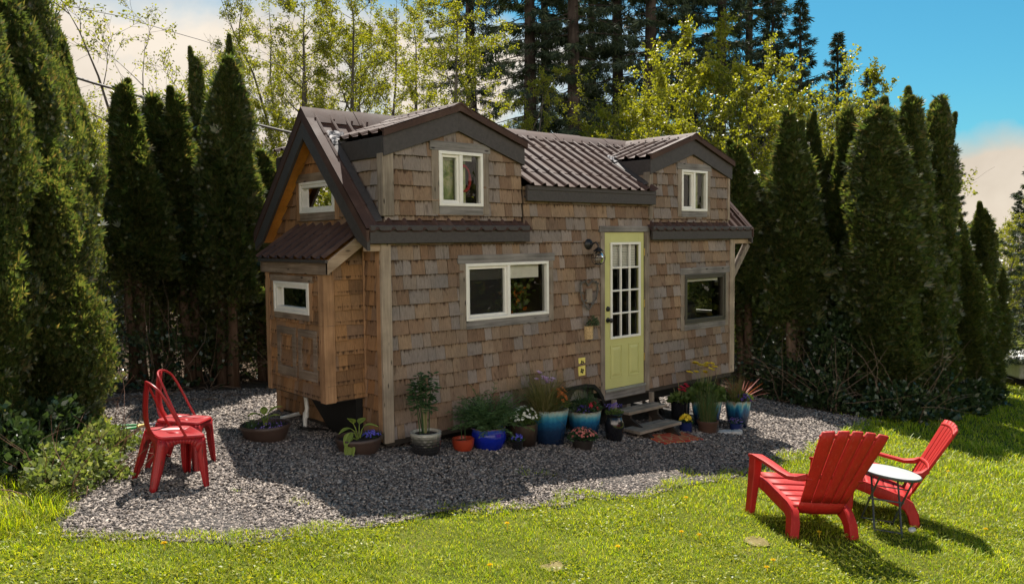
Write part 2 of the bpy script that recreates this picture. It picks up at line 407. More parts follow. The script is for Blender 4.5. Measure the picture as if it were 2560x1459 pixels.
def shingle(mb, place, reg, holes=(), z0=0., h=.154, wr=(.085, .23), seed=1):
    r = random.Random(seed); us = [p[0] for p in reg]; zs = [p[1] for p in reg]
    k = math.floor((min(zs)-z0)/h)
    while z0 + k*h < max(zs):
        zb = z0 + k*h; zt = zb + h + .014; u = min(us) - r.random()*.1
        while u < max(us):
            w = r.uniform(*wr); j1, j2 = r.uniform(-.007, .007), r.uniform(-.006, .006); sk = r.uniform(-.003, .003)
            th = r.uniform(.019, .030)
            p = inside([(u, zb+j1), (u+w-.0035, zb+j2), (u+w-.0035+sk, zt), (u+sk, zt)], reg)
            if area(p) > 8e-5:
                for q in cut([p], holes):
                    f = lambda z: th + (.003-th)*max(0, min(1, (z-zb)/(zt-zb)))
                    mb.prism([place(a, z, 0.) for a, z in q], [place(a, z, f(z)) for a, z in q])
            u += w
        k += 1
def pbox(mb, place, u0, u1, z0, z1, o0, o1):
    mb.prism([place(u, z, o0) for u, z in ((u0,z0),(u1,z0),(u1,z1),(u0,z1))], [place(u, z, o1) for u, z in ((u0,z0),(u1,z0),(u1,z1),(u0,z1))])
def pq(mb, place, u0, u1, z0, z1, o): mb.add([place(u, z, o) for u, z in ((u0,z0),(u1,z0),(u1,z1),(u0,z1))], [(0,1,2,3)])
def ring(mb, place, u0, u1, z0, z1, w, o0, o1, wb=None):
    wb = wb or w
    pbox(mb, place, u0, u1, z1-w, z1, o0, o1); pbox(mb, place, u0, u1, z0, z0+wb, o0, o1)
    pbox(mb, place, u0, u0+w, z0+wb, z1-w, o0, o1); pbox(mb, place, u1-w, u1, z0+wb, z1-w, o0, o1)

house = thing('tiny_house', 'cedar shingled tiny house on wheels with two dormers and a pale green door', 'house', (3.1, 1.2, gz(3.1, 1.2)))
H = house
def part(name, mb, mat, parent=None, bevel=0.): return obj(name, mb, mat, parent or H, True, bevel)

KW = (1.057, 2.313, 1.155, 1.788); RW = (4.994, 5.995, .813, 1.521); W1 = (.715, 1.315, 2.414, 2.997); W2 = (4.917, 5.517, 2.42, 2.996)
GW = (.88, 1.682, 2.371, 2.722); BW = (.64, 1.447, 1.286, 1.622); DOOR = (3.318, 4.110, .095, 2.125)
EW = (.25, 1.15, .85, 1.62)
def sh(r, d=.03): return (r[0]+d, r[1]-d, r[2]+d, r[3]-d)
arch = [(1.98, 3.25, -1, .08), (2.1, 3.12, .08, .19)]
doorhole = (3.235, 4.205, -.5, 2.19)
dorm = lambda c: [(c-.95+.02, 2.26), (c+.95-.02, 2.26), (c+.95-.02, 3.07), (c, 3.38), (c-.95+.02, 3.07)]
low = [(0,0),(L,0),(L,2.02),(0,2.02)]; midw = [(1.93,2.02),(4.24,2.02),(4.24,2.66),(1.93,2.66)]
gab = [(0,0),(W,0),(W,2.2),(RY,3.40),(0,2.2)]
# sheathing (keeps daylight out of the rooms)
mb = MB()
holesF = [sh(KW), sh(RW), sh(W1), sh(W2), (3.33,4.10,.6,2.12)] + arch
for reg in (low, midw, dorm(D1), dorm(D2)): backing(mb, Pf, reg, holesF)
backing(mb, Pg, gab, [sh(GW)]); backing(mb, Pe, gab, [sh(EW)]); backing(mb, Pb, low); backing(mb, Pb, midw)
for c in (D1, D2): backing(mb, Pb, dorm(c))
mb.box(.01, L-.01, .0, W-.01, -.06, -.002)
part('sheathing', mb, M['backing'])
mb = MB(); mb.box(.1, 1.9, .5, W-.1, 2.02, 2.05); mb.box(4.3, 6.1, .9, W-.1, 2.02, 2.05)
mb.box(.12, L-.12, 2.2, 2.28, .1, 2.0); part('interior_wall', mb, M['interior'])
# shingled walls
mb = MB()
hs = [sh(KW,.0), sh(RW,.0), sh(W1,.0), sh(W2,.0), doorhole] + arch
shingle(mb, Pf, low, hs, seed=3); shingle(mb, Pf, midw, hs, seed=4)
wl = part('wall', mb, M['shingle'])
mb = MB(); shingle(mb, Pg, [(0,0),(W,0),(W,2.2),(RY,3.40),(0,2.2)], [sh(GW,0), (BY0,BY1,.45,1.9)], seed=8, wr=(.06,.16)); part('gable_wall', mb, M['shingle_warm'])
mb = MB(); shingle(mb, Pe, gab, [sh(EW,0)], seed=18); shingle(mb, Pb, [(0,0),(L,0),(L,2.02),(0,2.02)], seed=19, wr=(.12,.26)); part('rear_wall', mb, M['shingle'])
# corner boards
mb = MB(); mb.box(-.032,.088,-.036,0,-.02,2.02); part('corner_board', mb, M['cedar_z'], bevel=.004)
mb = MB(); mb.box(-.031,0,.001,.075,-.01,2.0); part('corner_board', mb, M['cedar_warm'], bevel=.004)
mb = MB(); mb.box(L-.085,L+.032,-.036,0,-.0,2.02); part('corner_board', mb, M['cedar_z'], bevel=.004)
mb = MB(); mb.box(-.031,0,W-.09,W+.03,-.05,2.0); part('corner_board', mb, M['cedar_warm'], bevel=.004)
# ---- roofs
def roof_sheet(mb, o, ud, sd, U, S, keep, sp=.19, course=.36, off=0.):
    o, ud, sd = Vector(o), Vector(ud).normalized(), Vector(sd).normalized(); n = ud.cross(sd).normalized()
    if n.z < 0: n = -n
    prof = [(-.095,0),(-.040,0),(-.030,.014),(-.017,.030),(0,.036),(.017,.030),(.030,.014),(.040,0)]
    us = []
    k = 0
    while k*sp + off < U + sp:
        for a, h in prof: us.append((k*sp + a + off, h))
        k += 1
    us = [(u, h) for u, h in us if -.001 <= u <= U + .001]
    nc = max(1, round(S/course)); cl = S/nc
    for c in range(nc):
        rows = []
        for i in range(5):
            t = i/4; s = c*cl + t*(cl + (.02 if c < nc-1 else 0))
            rows.append([(o + ud*u + sd*s + n*(h + .004 + .007*t)) for u, h in us])
        for i in range(4):
            for j in range(len(us)-1):
                q = [rows[i][j], rows[i][j+1], rows[i+1][j+1], rows[i+1][j]]
                cen = (q[0]+q[1]+q[2]+q[3])/4
                if keep(cen): mb.add(q, [(0,1,2,3)], True)
        # lip at the lower edge of each course
        for j in range(len(us)-1):
            a, b = rows[4][j], rows[4][j+1]
            if keep((a+b)/2): mb.add([a, b, b - n*.006, a - n*.006], [(0,1,2,3)], False)
def nearest(x): return D1 if x < 3.06 else D2
def keep_steep(p):
    if p.x < .075 or p.x > 6.1: return True
    if p.y < .035 and (p.x < 1.97 or p.x > 4.19): return True
    c = nearest(p.x)
    if (p.x < D1 or p.x > D2): return p.z > zd(p.x, c) - .04
    return False
def keep_mid(p):
    if D1 - .02 <= p.x <= D2 + .02:
        if 1.93 <= p.x <= 4.24: return True
        return p.z > zd(p.x, nearest(p.x)) - .04
    return False
def keep_dorm(c, left_steep):
    def k(p):
        steep = (p.x < c) == left_steep
        m = zr(p.y) if steep else zm(p.y)
        return p.z > m - .04 or p.y < .0
    return k
mb = MB(); X0, X1 = -.205, 6.61
ss = math.hypot(RY+.095, RZ-zr(-.095))
roof_sheet(mb, (X0, RY, RZ), (1,0,0), (0,-(RY+.095), zr(-.095)-RZ), X1-X0, ss, keep_steep, off=.10)
roof_sheet(mb, (X0, RY, RZ), (1,0,0), (0,(RY+.095), zr(-.095)-RZ), X1-X0, ss, lambda p: p.x < .6 or p.x > 5.6 or p.z > zd(p.x, nearest(p.x))-.04 and not .97 < p.x < 5.16)
sm_ = math.hypot(RY+.13, RZ-zm(-.13))
roof_sheet(mb, (.95, RY, RZ), (1,0,0), (0,-(RY+.13), zm(-.13)-RZ), 4.23, sm_, keep_mid, off=.06)
roof_sheet(mb, (.95, RY, RZ), (1,0,0), (0,(RY+.13), zm(-.13)-RZ), 4.23, sm_, keep_mid)
roof = part('roof', mb, M['roof'])
# rake trim in roof metal, soffit, boards
for sgn in (0, 1):
    Y = (lambda y: y) if not sgn else (lambda y: 2*RY - y)
    for xa, xb in ((-.232,-.20), (6.60,6.632)):
        mb = MB(); q = [(-.10, zr(-.10)+.045), (RY, RZ+.045), (RY, RZ-.085), (-.10, zr(-.10)-.085)]
        mb.prism([(xa, Y(y), z) for y, z in q], [(xb, Y(y), z) for y, z in q])
        q = [(-.10, zr(-.10)+.03), (RY, RZ+.03), (RY, RZ+.048), (-.10, zr(-.10)+.048)]
        xm = .11 if xa < 0 else -.11
        mb.prism([(xa, Y(y), z) for y, z in q], [(xa+xm, Y(y), z) for y, z in q]); part('rake_flashing', mb, M['roof'], roof)
for sgn in (0, 1):
    Y = (lambda y: y) if not sgn else (lambda y: 2*RY - y)
    for xa, xb in ((-.222,-.185), (6.585,6.622)):
        mb = MB(); e = -.092
        q = [(e, zr(e)-.085), (RY, RZ-.085), (RY, RZ-.285), (.11, zr(.11)-.285), (e, 1.95)]
        mb.prism([(xa, Y(y), z) for y, z in q], [(xb, Y(y), z) for y, z in q]); part('rake_board', mb, M['fascia'], roof, .004)
for sgn in (0, 1):
    Y = (lambda y: y) if not sgn else (lambda y: 2*RY - y)
    for xa, xb in ((-.184,.0), (6.19,6.584)):
        mb = MB(); q = [(-.04, zr(-.04)-.06), (RY, RZ-.06), (RY, RZ-.15), (-.04, zr(-.04)-.15)]
        mb.prism([(xa, Y(y), z) for y, z in q], [(xb, Y(y), z) for y, z in q]); part('soffit', mb, M['soffit'], roof)
for n_, (a, b, y0, y1, z0, z1) in enumerate(((-.186,1.955,-.094,-.062,2.022,2.205), (4.20,6.586,-.094,-.062,2.022,2.205), (1.925,4.262,-.095,-.055,2.49,2.672))):
    mb = MB(); mb.box(a, b, y0, y1, z0, z1); mb.box(a+.003, b-.003, y0-.010, y0-.0005, z1-.055, z1-.004); part('fascia', mb, M['fascia'], roof, .004)
    mb = MB(); mb.box(a+.01, b-.01, y1, .01, z0+.04, z0+.06); part('soffit', mb, M['fascia'], roof)
def cap(mb, a, b, drop, w=.15, segs=7):
    """overlapping ridge cap sheets"""
    a, b = Vector(a), Vector(b); d = (b-a); l = d.length; d.normalize(); r = d.cross(Vector((0,0,1))).normalized()
    for k in range(segs):
        p0 = a + d*l*k/segs; p1 = a + d*(l*(k+1)/segs + .03); up = Vector((0,0,.006 if k % 2 else .0)); rows = []
        for p in (p0, p1):
            rows.append([p + r*t*w + Vector((0,0, .058 - drop*abs(t)*w - .03*t*t)) + up for t in (-1,-.75,-.4,-.18,0,.18,.4,.75,1)])
        mb.grid(rows)
        for p, s in ((p0,-1),(p1,1)):
            mb.add([p + r*t*w + Vector((0,0,.058-drop*abs(t)*w-.03*t*t)) + up for t in (-1,-.4,0,.4,1)] + [p + r*t*w + Vector((0,0,.035-drop*abs(t)*w-.03*t*t)) + up for t in (1,.4,0,-.4,-1)], [tuple(range(10))])
        for t in (-.8, .8):
            for i in range(3):
                c = p0 + (p1-p0)*(i+.5)/3 + r*t*w + Vector((0,0,.062-drop*.8*w-.03*.64)) + up
                mb.lathe([(.013,0),(.012,.007),(.0,.010)], c, 6)
mb = MB(); cap(mb, (-.235,RY,RZ), (D1+.1,RY,RZ), .95, .15, 2); cap(mb, (D1,RY,RZ), (D2,RY,RZ), .60, .17, 8); cap(mb, (D2,RY,RZ), (6.635,RY,RZ), .95, .15, 3)
part('ridge_cap', mb, M['roof'], roof)
# ---- dormers
def dormer(c, left_steep, seed):
    mb = MB(); shingle(mb, Pf, dorm(c), [sh(W1,0), sh(W2,0)], seed=seed)
    if left_steep:
        shingle(mb, Pc1, [(0,2.24),(.66,2.90),(0,2.90)], seed=seed+5)
        mb.prism([(.05,0,2.2),(.05,.68,2.9),(.05,.85,3.1),(.05,0,3.1)], [(.11,0,2.2),(.11,.68,2.9),(.11,.85,3.1),(.11,0,3.1)])
    else:
        shingle(mb, Pc2, [(0,2.68),(.28,2.90),(0,2.90)], seed=seed+5)
        mb.prism([(4.22,0,2.6),(4.22,.6,3.1),(4.22,0,3.1)], [(4.28,0,2.6),(4.28,.6,3.1),(4.28,0,3.1)])
    xe = c + .93
    mb.prism([(xe,0,2.3),(xe,.9,3.1),(xe,0,3.1)], [(xe-.05,0,2.3),(xe-.05,.9,3.1),(xe-.05,0,3.1)])
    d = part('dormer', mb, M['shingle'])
    mb = MB()
    for s, st in ((-1, left_steep), (1, not left_steep)):
        sl = math.hypot(.965, .345*.965); y0 = -.085
        kd = keep_dorm(c, left_steep)
        roof_sheet(mb, (c, y0, RZ), (0,1,0), (s*.965, 0, -.345*.965), RY+.085, sl, kd, off=.075)
        roof_sheet(mb, (c, RY, RZ), (0,1,0), (s*.965, 0, -.345*.965), RY+.085, sl, lambda p: p.z > (zr(p.y) if (p.x < c) == left_steep else zm(p.y)) - .04)
    part('roof', mb, M['roof'], d)
    for s in (-1, 1):
        mb = MB(); q = [(c, RZ+.042), (c+s*.97, zd(c+.97,c)+.042), (c+s*.97, zd(c+.97,c)-.035), (c, RZ-.035)]
        mb.prism([(x, -.092, z) for x, z in q], [(x, -.058, z) for x, z in q])
        q = [(c, RZ+.034), (c+s*.97, zd(c+.97,c)+.034), (c+s*.97, zd(c+.97,c)+.046), (c, RZ+.046)]
        mb.prism([(x, -.092, z) for x, z in q], [(x, .0, z) for x, z in q]); part('rake_flashing', mb, M['roof'], d)
    for s in (-1, 1):
        mb = MB(); e = .955
        q = [(c, RZ-.036), (c+s*e, zd(c+e,c)-.036), (c+s*e, zd(c+e,c)-.235), (c, RZ-.245)]
        mb.prism([(x, -.052, z) for x, z in q], [(x, -.019, z) for x, z in q]); part('rake_board', mb, M['fascia'], d, .003)
    for s in (-1, 1):
        mb = MB(); st = (s < 0) == left_steep; xs = c + s*.955
        f = (lambda z: (z-2.23)/1.025) if st else (lambda z: (z-2.74)/.6)
        q = [(-.018, 2.895), (f(2.895)+.01, 2.895), (f(3.10)+.01, 3.10), (-.018, 3.10)]
        mb.prism([(xs, y, z) for y, z in q], [(xs - s*.035, y, z) for y, z in q]); part('eave_board', mb, M['fascia'], d, .003)
    mb = MB(); cap(mb, (c, -.10, RZ), (c, RY, RZ), .345, .15, 3); part('ridge_cap', mb, M['roof'], d)
    mb = MB(); mb.box(c-.925, c-.83 if left_steep else c-.885, -.036, .0, 2.30, 3.0); part('corner_board', mb, M['grey_z'], d, .004); mb = MB(); mb.box(c-.962, c-.926, -.036, .07, 2.30, 2.93); part('corner_board', mb, M['grey_z'], d, .004)
    if not left_steep: mb = MB(); mb.box(c+.885, c+.928, -.034, 0, 2.30, 2.93); part('corner_board', mb, M['cedar_z'], d, .004)
    # dark flashing strip where the cheek meets the roof
    mb = MB()
    f = (lambda y: zr(y)) if left_steep else (lambda y: zm(y)); ye = .85 if left_steep else .58; x = c - .955
    mb.prism([(x-.10, -.02, f(-.02)+.036), (x-.10, ye, f(ye)+.036), (x-.012, ye, f(ye)+.062), (x-.012, -.02, f(-.02)+.062)],
             [(x-.10, -.02, f(-.02)+.030), (x-.10, ye, f(ye)+.030), (x-.012, ye, f(ye)+.040), (x-.012, -.02, f(-.02)+.040)])
    part('flashing', mb, M['fascia'], d)
    mb = MB(); rows = []
    for i in range(7):
        rows.append([(x - .10 + .20*j/6, ye - .07 + .14*i/6 + random.uniform(-.01,.01), f(ye - .07 + .14*i/6) + .05 + random.uniform(0,.03)) for j in range(7)])
    mb.grid(rows, False); part('flashing', mb, M['flash'], d)
    return d
dm1 = dormer(D1, True, 21); dm2 = dormer(D2, False, 31)
# ---- windows
def window(name, place, r, style, frame='vinyl', trim='grey', blind=0., tw=.085, seed=0, wide_sill=True, gable=False):
    u0, u1, z0, z1 = r; mb = MB()
    if style == 'slider':
        ring(mb, place, u0, u1, z0, z1, .034, -.05, .036)
        um = (u0+u1)/2
        pbox(mb, place, um-.022, um+.022, z0+.034, z1-.034, -.045, .028)
        ring(mb, place, u0+.035, um-.023, z0+.035, z1-.035, .03, -.035, .012)
    else:
        ring(mb, place, u0, u1, z0, z1, .03, -.05, .036)
        ring(mb, place, u0+.031, u1-.031, z0+.031, z1-.031, .036 if frame == 'vinyl' else .035, -.04, .026)
    w = part('window', mb, M[frame], bevel=.003)
    if name: w['label'] = name
    mb = MB()
    if style == 'slider':
        um = (u0+u1)/2
        pq(mb, place, u0+.06, um-.05, z0+.06, z1-.06, -.020); pq(mb, place, um+.023, u1-.035, z0+.035, z1-.035, -.010)
    else: pq(mb, place, u0+.05, u1-.05, z0+.05, z1-.05, -.016)
    part('pane', mb, M['glass'], w)
    if blind:
        mb = MB(); rows = []
        pbox(mb, place, u0+.05, u1-.09, z1-.04-blind, z1-.03, -.060, -.056); part('blind', mb, M['blind'], w)
    if trim:
        mb = MB(); o1 = .026; H_ = M['grey_y'] if gable else M['grey_h']
        pbox(mb, place, u0-tw-.02, u1+tw+.02, z1+.001, z1+tw+.01, 0, o1+.004); part('head_trim', mb, H_, w, .003)
        mb = MB(); pbox(mb, place, u0-tw, u0-.001, z0-tw, z1, 0, o1); part('side_trim', mb, M['cedar_warm'] if gable else M['grey_z'], w, .003); mb = MB(); pbox(mb, place, u1+.001, u1+tw, z0-tw, z1, 0, o1); part('side_trim', mb, M['cedar_warm'] if gable else M['grey_z'], w, .003)
        mb = MB(); pbox(mb, place, u0, u1, z0-tw-.005, z0-.001, 0, o1+.003); part('sill_trim', mb, H_, w, .003)
    return w
def art_mat():
    m, nt, bs = new_mat('painted cloth'); v = coords(nt, (1,1,1)); n = noise(nt, v, 5.5, 5., .6, 1.2); n2 = noise(nt, v, 3., 2.)
    c = ramp(nt, n, [(.3, (.10,.14,.05)), (.45, (.28,.34,.15)), (.55, (.46,.44,.24)), (.63, (.24,.32,.15)), (.75, (.55,.53,.36))])
    nt.links.new(c, bs.inputs['Base Color']); bs.inputs['Roughness'].default_value = .9; return m
M['art'] = art_mat(); M['redart'] = plain('red dried flowers', (.35,.03,.035), .9, var=.4, scale=40)
kw = window('wide white sliding kitchen window with grey screen', Pf, KW, 'slider', blind=.15)
mb = MB(); pbox(mb, Pf, KW[0]+.065, (KW[0]+KW[1])/2-.055, KW[2]+.065, KW[3]-.065, -.030, -.028); 
def screen_mat():
    m = bpy.data.materials.new('fine screen mesh'); m.use_nodes = True; nt = m.node_tree; bs = nt.nodes['Principled BSDF']; bs.inputs['Base Color'].default_value = (.03,.03,.03,1); bs.inputs['Roughness'].default_value = .9
    t = nd(nt, 'ShaderNodeBsdfTransparent'); ms = nd(nt, 'ShaderNodeMixShader', i_0=.5); nt.links.new(bs.outputs[0], ms.inputs[1]); nt.links.new(t.outputs[0], ms.inputs[2]); nt.links.new(ms.outputs[0], nt.nodes['Material Output'].inputs[0]); return m
M['mesh'] = screen_mat(); part('screen', mb, M['mesh'], kw)
rw = window('dark bronze square window with pale blind', Pf, RW, 'fixed', 'vinyl_dark', blind=.07)
w1 = window('white sliding window in the large near dormer', Pf, W1, 'slider', blind=.045, tw=.09)
w2 = window('white sliding window in the far dormer', Pf, W2, 'slider', tw=.08)
gw = window('small white awning window under the gable peak', Pg, GW, 'awn', gable=True)
bw = window('small white awning window of the bay', Pbf, BW, 'awn', gable=True, tw=.06)
ew = window('end wall window', Pe, EW, 'fixed', trim=None)
for w_, r, cc in ((w1, W1, 'art'),):
    mb = MB(); pbox(mb, Pf, r[0]+.04, r[1]-.17, r[2]+.03, r[3]-.03, -.075, -.070); part('hanging_cloth', mb, M[cc], w_)
    mb = MB(); c0 = Vector((1.11, .052, 2.72))
    mb.tube([c0 + Vector((.085*math.cos(a), random.uniform(-.004,.004), .14*math.sin(a))) for a in np.linspace(0, 6.28, 18)], [random.uniform(.010,.020) for _ in range(18)], 6); part('wreath', mb, M['redart'], w_)
mb = MB(); pbox(mb, Pf, W2[0]+.36, W2[1]-.1, W2[2]+.03, W2[3]-.03, -.075, -.070); part('curtain', mb, M['art'], w2)
mb = MB(); mb.lathe([(.0,0),(.26,.0),(.28,.1),(.26,.28),(.2,.32),(0,.33)], (5.42,.42,.78), 20); part('cushion', mb, M['black'], rw)
# plants on the kitchen sill, seen through the right pane
M['sill_leaf'] = leaf_mat('indoor leaves', [(.05,.09,.02),(.10,.15,.03),(.18,.20,.05)], .35)
M['sill_flower'] = leaf_mat('indoor orange flowers', [(.5,.12,.02),(.55,.25,.03)], .3)
mb = MB(); mf = MB()
for k in range(240):
    p = (random.uniform(1.72, 2.2), random.uniform(.14,.34), random.uniform(1.18, 1.62)); d = (random.gauss(0,1), random.gauss(0,1)-.5, random.gauss(.3,1))
    (mf if random.random() < .16 and p[2] < 1.5 else mb).leaf(p, d, random.uniform(.05,.11), random.uniform(.025,.05))
part('sill_plant', mb, M['sill_leaf'], kw); part('sill_flowers', mf, M['sill_flower'], kw)
# ---- door
u0, u1, z0, z1 = DOOR; G = (3.43, 4.026, .742, 1.995)
mb = MB()
for p in cut([[(u0,z0),(u1,z0),(u1,z1),(u0,z1)]], [(G[0]+.02,G[1]-.02,G[2]+.02,G[3]-.02)]):
    mb.prism([Pf(a,b,-.035) for a,b in p], [Pf(a,b,.008) for a,b in p])
for a, b in ((3.432,3.66), (3.79,4.015)):
    c, d = .225, .66
    ring(mb, Pf, a, b, c, d, .014, .0081, .016); 
    mb.prism([Pf(a+.03,c+.03,.0081),Pf(b-.03,c+.03,.0081),Pf(b-.03,d-.03,.0081),Pf(a+.03,d-.03,.0081)], [Pf(a+.055,c+.06,.017),Pf(b-.055,c+.06,.017),Pf(b-.055,d-.06,.017),Pf(a+.055,d-.06,.017)])
door = part('door', mb, M['door'], bevel=.002)
mb = MB(); ring(mb, Pf, *G, .032, .0085, .030)
cw = (G[1]-G[0]-.064)/3; rh = (G[3]-G[2]-.064)/4
for k in (1, 2): pbox(mb, Pf, G[0]+.032+k*cw-.011, G[0]+.032+k*cw+.011, G[2]+.032, G[3]-.032, -.005, .022)
for k in (1, 2, 3): pbox(mb, Pf, G[0]+.032, G[1]-.032, G[2]+.032+k*rh-.011, G[2]+.032+k*rh+.011, -.004, .020)
part('muntin_frame', mb, M['vinyl'], door, .003)
mb = MB(); pq(mb, Pf, G[0]+.024, G[1]-.024, G[2]+.024, G[3]-.024, -.010); part('pane', mb, M['glass'], door)
mb = MB()
for k in range(14): 
    zz = G[3]-.04-k*.022
    mb.prism([Pf(G[0]+.03,zz,-.035),Pf(G[1]-.05,zz,-.035),Pf(G[1]-.05,zz-.019,-.028),Pf(G[0]+.03,zz-.019,-.028)], [Pf(G[0]+.03,zz,-.037),Pf(G[1]-.05,zz,-.037),Pf(G[1]-.05,zz-.019,-.030),Pf(G[0]+.03,zz-.019,-.030)])
part('blind', mb, M['blind'], door)
for z, nm in ((.994,'door_knob'), (1.14,'deadbolt')):
    mb = MB(); prof = [(.034,0),(.034,.006),(.012,.012),(.012,.04),(.028,.05),(.030,.068),(.018,.078),(0,.08)] if nm == 'door_knob' else [(.034,0),(.032,.014),(.014,.018),(0,.019)]
    n = 18; rows = [[(3.388 + r*math.cos(2*math.pi*k/n), -.008 - o, z + r*math.sin(2*math.pi*k/n)) for k in range(n+1)] for r, o in prof]
    mb.grid(rows); part(nm, mb, M['iron'], door)
for z in (.45, 1.17, 1.86):
    mb = MB(); mb.tube([(4.117,-.014,z-.05),(4.117,-.014,z+.05)], .008, 8); part('hinge', mb, M['brass'], door)
mb = MB(); mb.box(3.236,3.312,-.032,.05,-.03,2.128); part('door_jamb', mb, M['grey_z'], bevel=.003); mb = MB(); mb.box(4.122,4.205,-.032,.05,-.02,2.128); part('door_jamb', mb, M['grey_z'], bevel=.003)
mb = MB(); mb.box(3.215,4.222,-.036,0,2.129,2.205); part('door_head', mb, M['grey_h'], bevel=.003)
mb = MB(); mb.box(3.313,4.121,-.045,.06,.062,.092); part('threshold', mb, M['steel'], bevel=.003)
mb = MB(); mb.box(3.313,4.121,-.03,.03,-.04,.060); part('door_sill', mb, M['grey_h'], bevel=.003)
# ---- bay on the gable end
mb = MB(); bt = [(BX,.43),(0,.43),(0,2.12),(BX,1.78)]
hd = [(.49,.90,.62,1.10), (.97,1.40,.62,1.10)]
backing(mb, Pbf, [(BY0,.43),(BY1,.43),(BY1,1.76),(BY0,1.76)], [sh(BW)], -.03, 0.)
backing(mb, Pbs, bt, (), -.03, 0.); mb.prism([(u, BY1-.03, z) for u, z in bt], [(u, BY1, z) for u, z in bt]); mb.box(BX+.002,0,BY0+.002,BY1-.002,.40,.43)
bay = part('bay', mb, M['backing'])
mb = MB(); shingle(mb, Pbf, [(BY0,.41),(BY1,.41),(BY1,1.75),(BY0,1.75)], [sh(BW,0)], z0=.42, wr=(.05,.12), seed=41)
shingle(mb, Pbs, [(BX,.41),(0,.41),(0,2.1),(BX,1.77)], (), z0=.42, wr=(.10,.22), seed=43); part('bay_shingles', mb, M['shingle_warm'], bay)
for b_ in ((BX-.028,BX,BY0-.0,BY0+.085,.40,1.74), (BX-.028,BX+.095,BY0-.028,BY0-.0005,.40,1.76), (BX-.028,BX,BY1-.07,BY1+.02,.40,1.74), (-.026,-.001,BY0-.045,BY0-.020,.42,2.05)):
    mb = MB(); mb.box(*b_); part('corner_board', mb, M['cedar_warm'], bay, .004)
mb = MB(); sl = math.hypot(.53,.36)
roof_sheet(mb, (0, .19, 2.23), (0,1,0), (-.53,0,-.36), 1.57, sl, lambda p: True, sp=.19, course=.22, off=.06); part('bay_roof', mb, M['roof'], bay)
mb = MB(); mb.box(-.505,-.475,.20,1.72,1.715,1.845); part('fascia', mb, M['grey_y'], bay, .003)
mb = MB(); q = [(-.505,1.715),(-.505,1.85),(-.02,2.185),(-.02,2.05)]
for ya, yb in ((.198,.232),(1.70,1.73)): mb = MB(); mb.prism([(x, ya, z) for x, z in q], [(x, yb, z) for x, z in q]); part('rake_board', mb, M['cedar_x'], bay, .003)
mb = MB(); mb.box(-.535,-.506,.19,1.73,1.835,1.868); part('drip_edge', mb, M['fascia'], bay)
mb = MB(); mb.prism([(-.5,.22,1.80),(0,.22,2.14),(0,1.71,2.14),(-.5,1.71,1.80)], [(-.5,.22,1.83),(0,.22,2.17),(0,1.71,2.17),(-.5,1.71,1.83)]); part('soffit', mb, M['soffit'], bay)
for a, b in ((.50,.905), (.965,1.40)):
    mb = MB(); ring(mb, Pbf, a, b, .60, 1.13, .075, .0, .030, .10); part('hatch_frame', mb, M['grey_y'], bay, .003)
# ---- below the floor
mb = MB(); 
for y in (.25, 2.15): mb.box(.1, 6.1, y-.05, y+.05, -.22, -.065)
for x in (.6, 1.4, 3.5, 4.6, 5.9): mb.box(x-.04, x+.04, .3, 2.1, -.18, -.07)
mb.beam((-.35,1.2,-.05),(.2,.9,-.15),.1,.1); part('trailer_frame', mb, M['black'])
for x in (2.28, 2.98):
    mb = MB(); n = 28; prof = [(.17,.02),(.20,0),(.29,-.0),(.325,.03),(.325,.17),(.29,.2),(.17,.2)]
    cz = max(-.03, gz(x,.2)+.32)
    mb.grid([[(x + r*math.cos(2*math.pi*k/n), .09+o, cz + r*math.sin(2*math.pi*k/n)) for k in range(n+1)] for r, o in prof]); wh = part('wheel', mb, M['tyre'])
    mb = MB(); prof = [(.175,.03),(.15,.06),(.07,.06),(.06,.03),(0,.03)]
    mb.grid([[(x + r*math.cos(2*math.pi*k/n), .09+o, cz + r*math.sin(2*math.pi*k/n)) for k in range(n+1)] for r, o in prof]); part('rim', mb, M['steel'], wh)
pa = [(1.93,-.10),(1.95,.04),(2.05,.15),(2.22,.205),(2.5,.22),(2.95,.222),(3.10,.20),(3.20,.12),(3.27,.02),(3.30,-.08)]
mb = MB()
for (xa, za), (xb, zb) in zip(pa[:-1], pa[1:]):
    k = .045; mx, mz = 2.6, -.35
    f = lambda x, z: (x + (mx-x)*k*1.2, z + (mz-z)*k*1.6)
    (xc, zc), (xe, ze) = f(xa, za), f(xb, zb)
    mb.prism([(xa,-.045,za),(xb,-.045,zb),(xe,-.045,ze),(xc,-.045,zc)], [(xa,.35,za),(xb,.35,zb),(xe,.35,ze),(xc,.35,zc)])
part('wheel_arch', mb, M['black'])
mb = MB(); mb.prism([(-.02,.40,.42),(-.02,1.62,.42),(-.02,1.0,-.02),(-.02,.40,-.06)], [(-.10,.40,.42),(-.10,1.62,.42),(-.10,1.0,-.02),(-.10,.40,-.06)]); part('hitch_cover', mb, M['black'])
mb = MB(); mb.tube([(-.16,1.42,.38),(-.17,1.36,.16),(-.2,1.36,.05),(-.21,1.34,gz(-.2,1.3))], .024, 10); mb.tube([(-.185,1.36,.12),(-.19,1.36,.06)], .033, 10); part('drain_pipe', mb, M['pvc'])
mb = MB(); mb.tube([(-.27,1.82,-.005),(-.0,1.87,.0)], .022, 10); part('drain_pipe', mb, M['pvc'])
for xa, xb in ((-.178,-.034), (L+.033,6.675)):
    mb = MB(); mb.box(xa, xb, -.028, .06, 1.945, 2.018); part('eave_beam', mb, M['cedar_x'], bevel=.004)
mb = MB(); mb.beam((L+.02,.02,1.46),(6.62,.02,1.93),.085,.085); part('knee_brace', mb, M['grey_z'], bevel=.004)
mb = MB(); mb.box(4.9, 6.15, 2.0, 2.05, gz(5.5,2.0), -.1); part('skirting_panel', mb, M['skirt'])
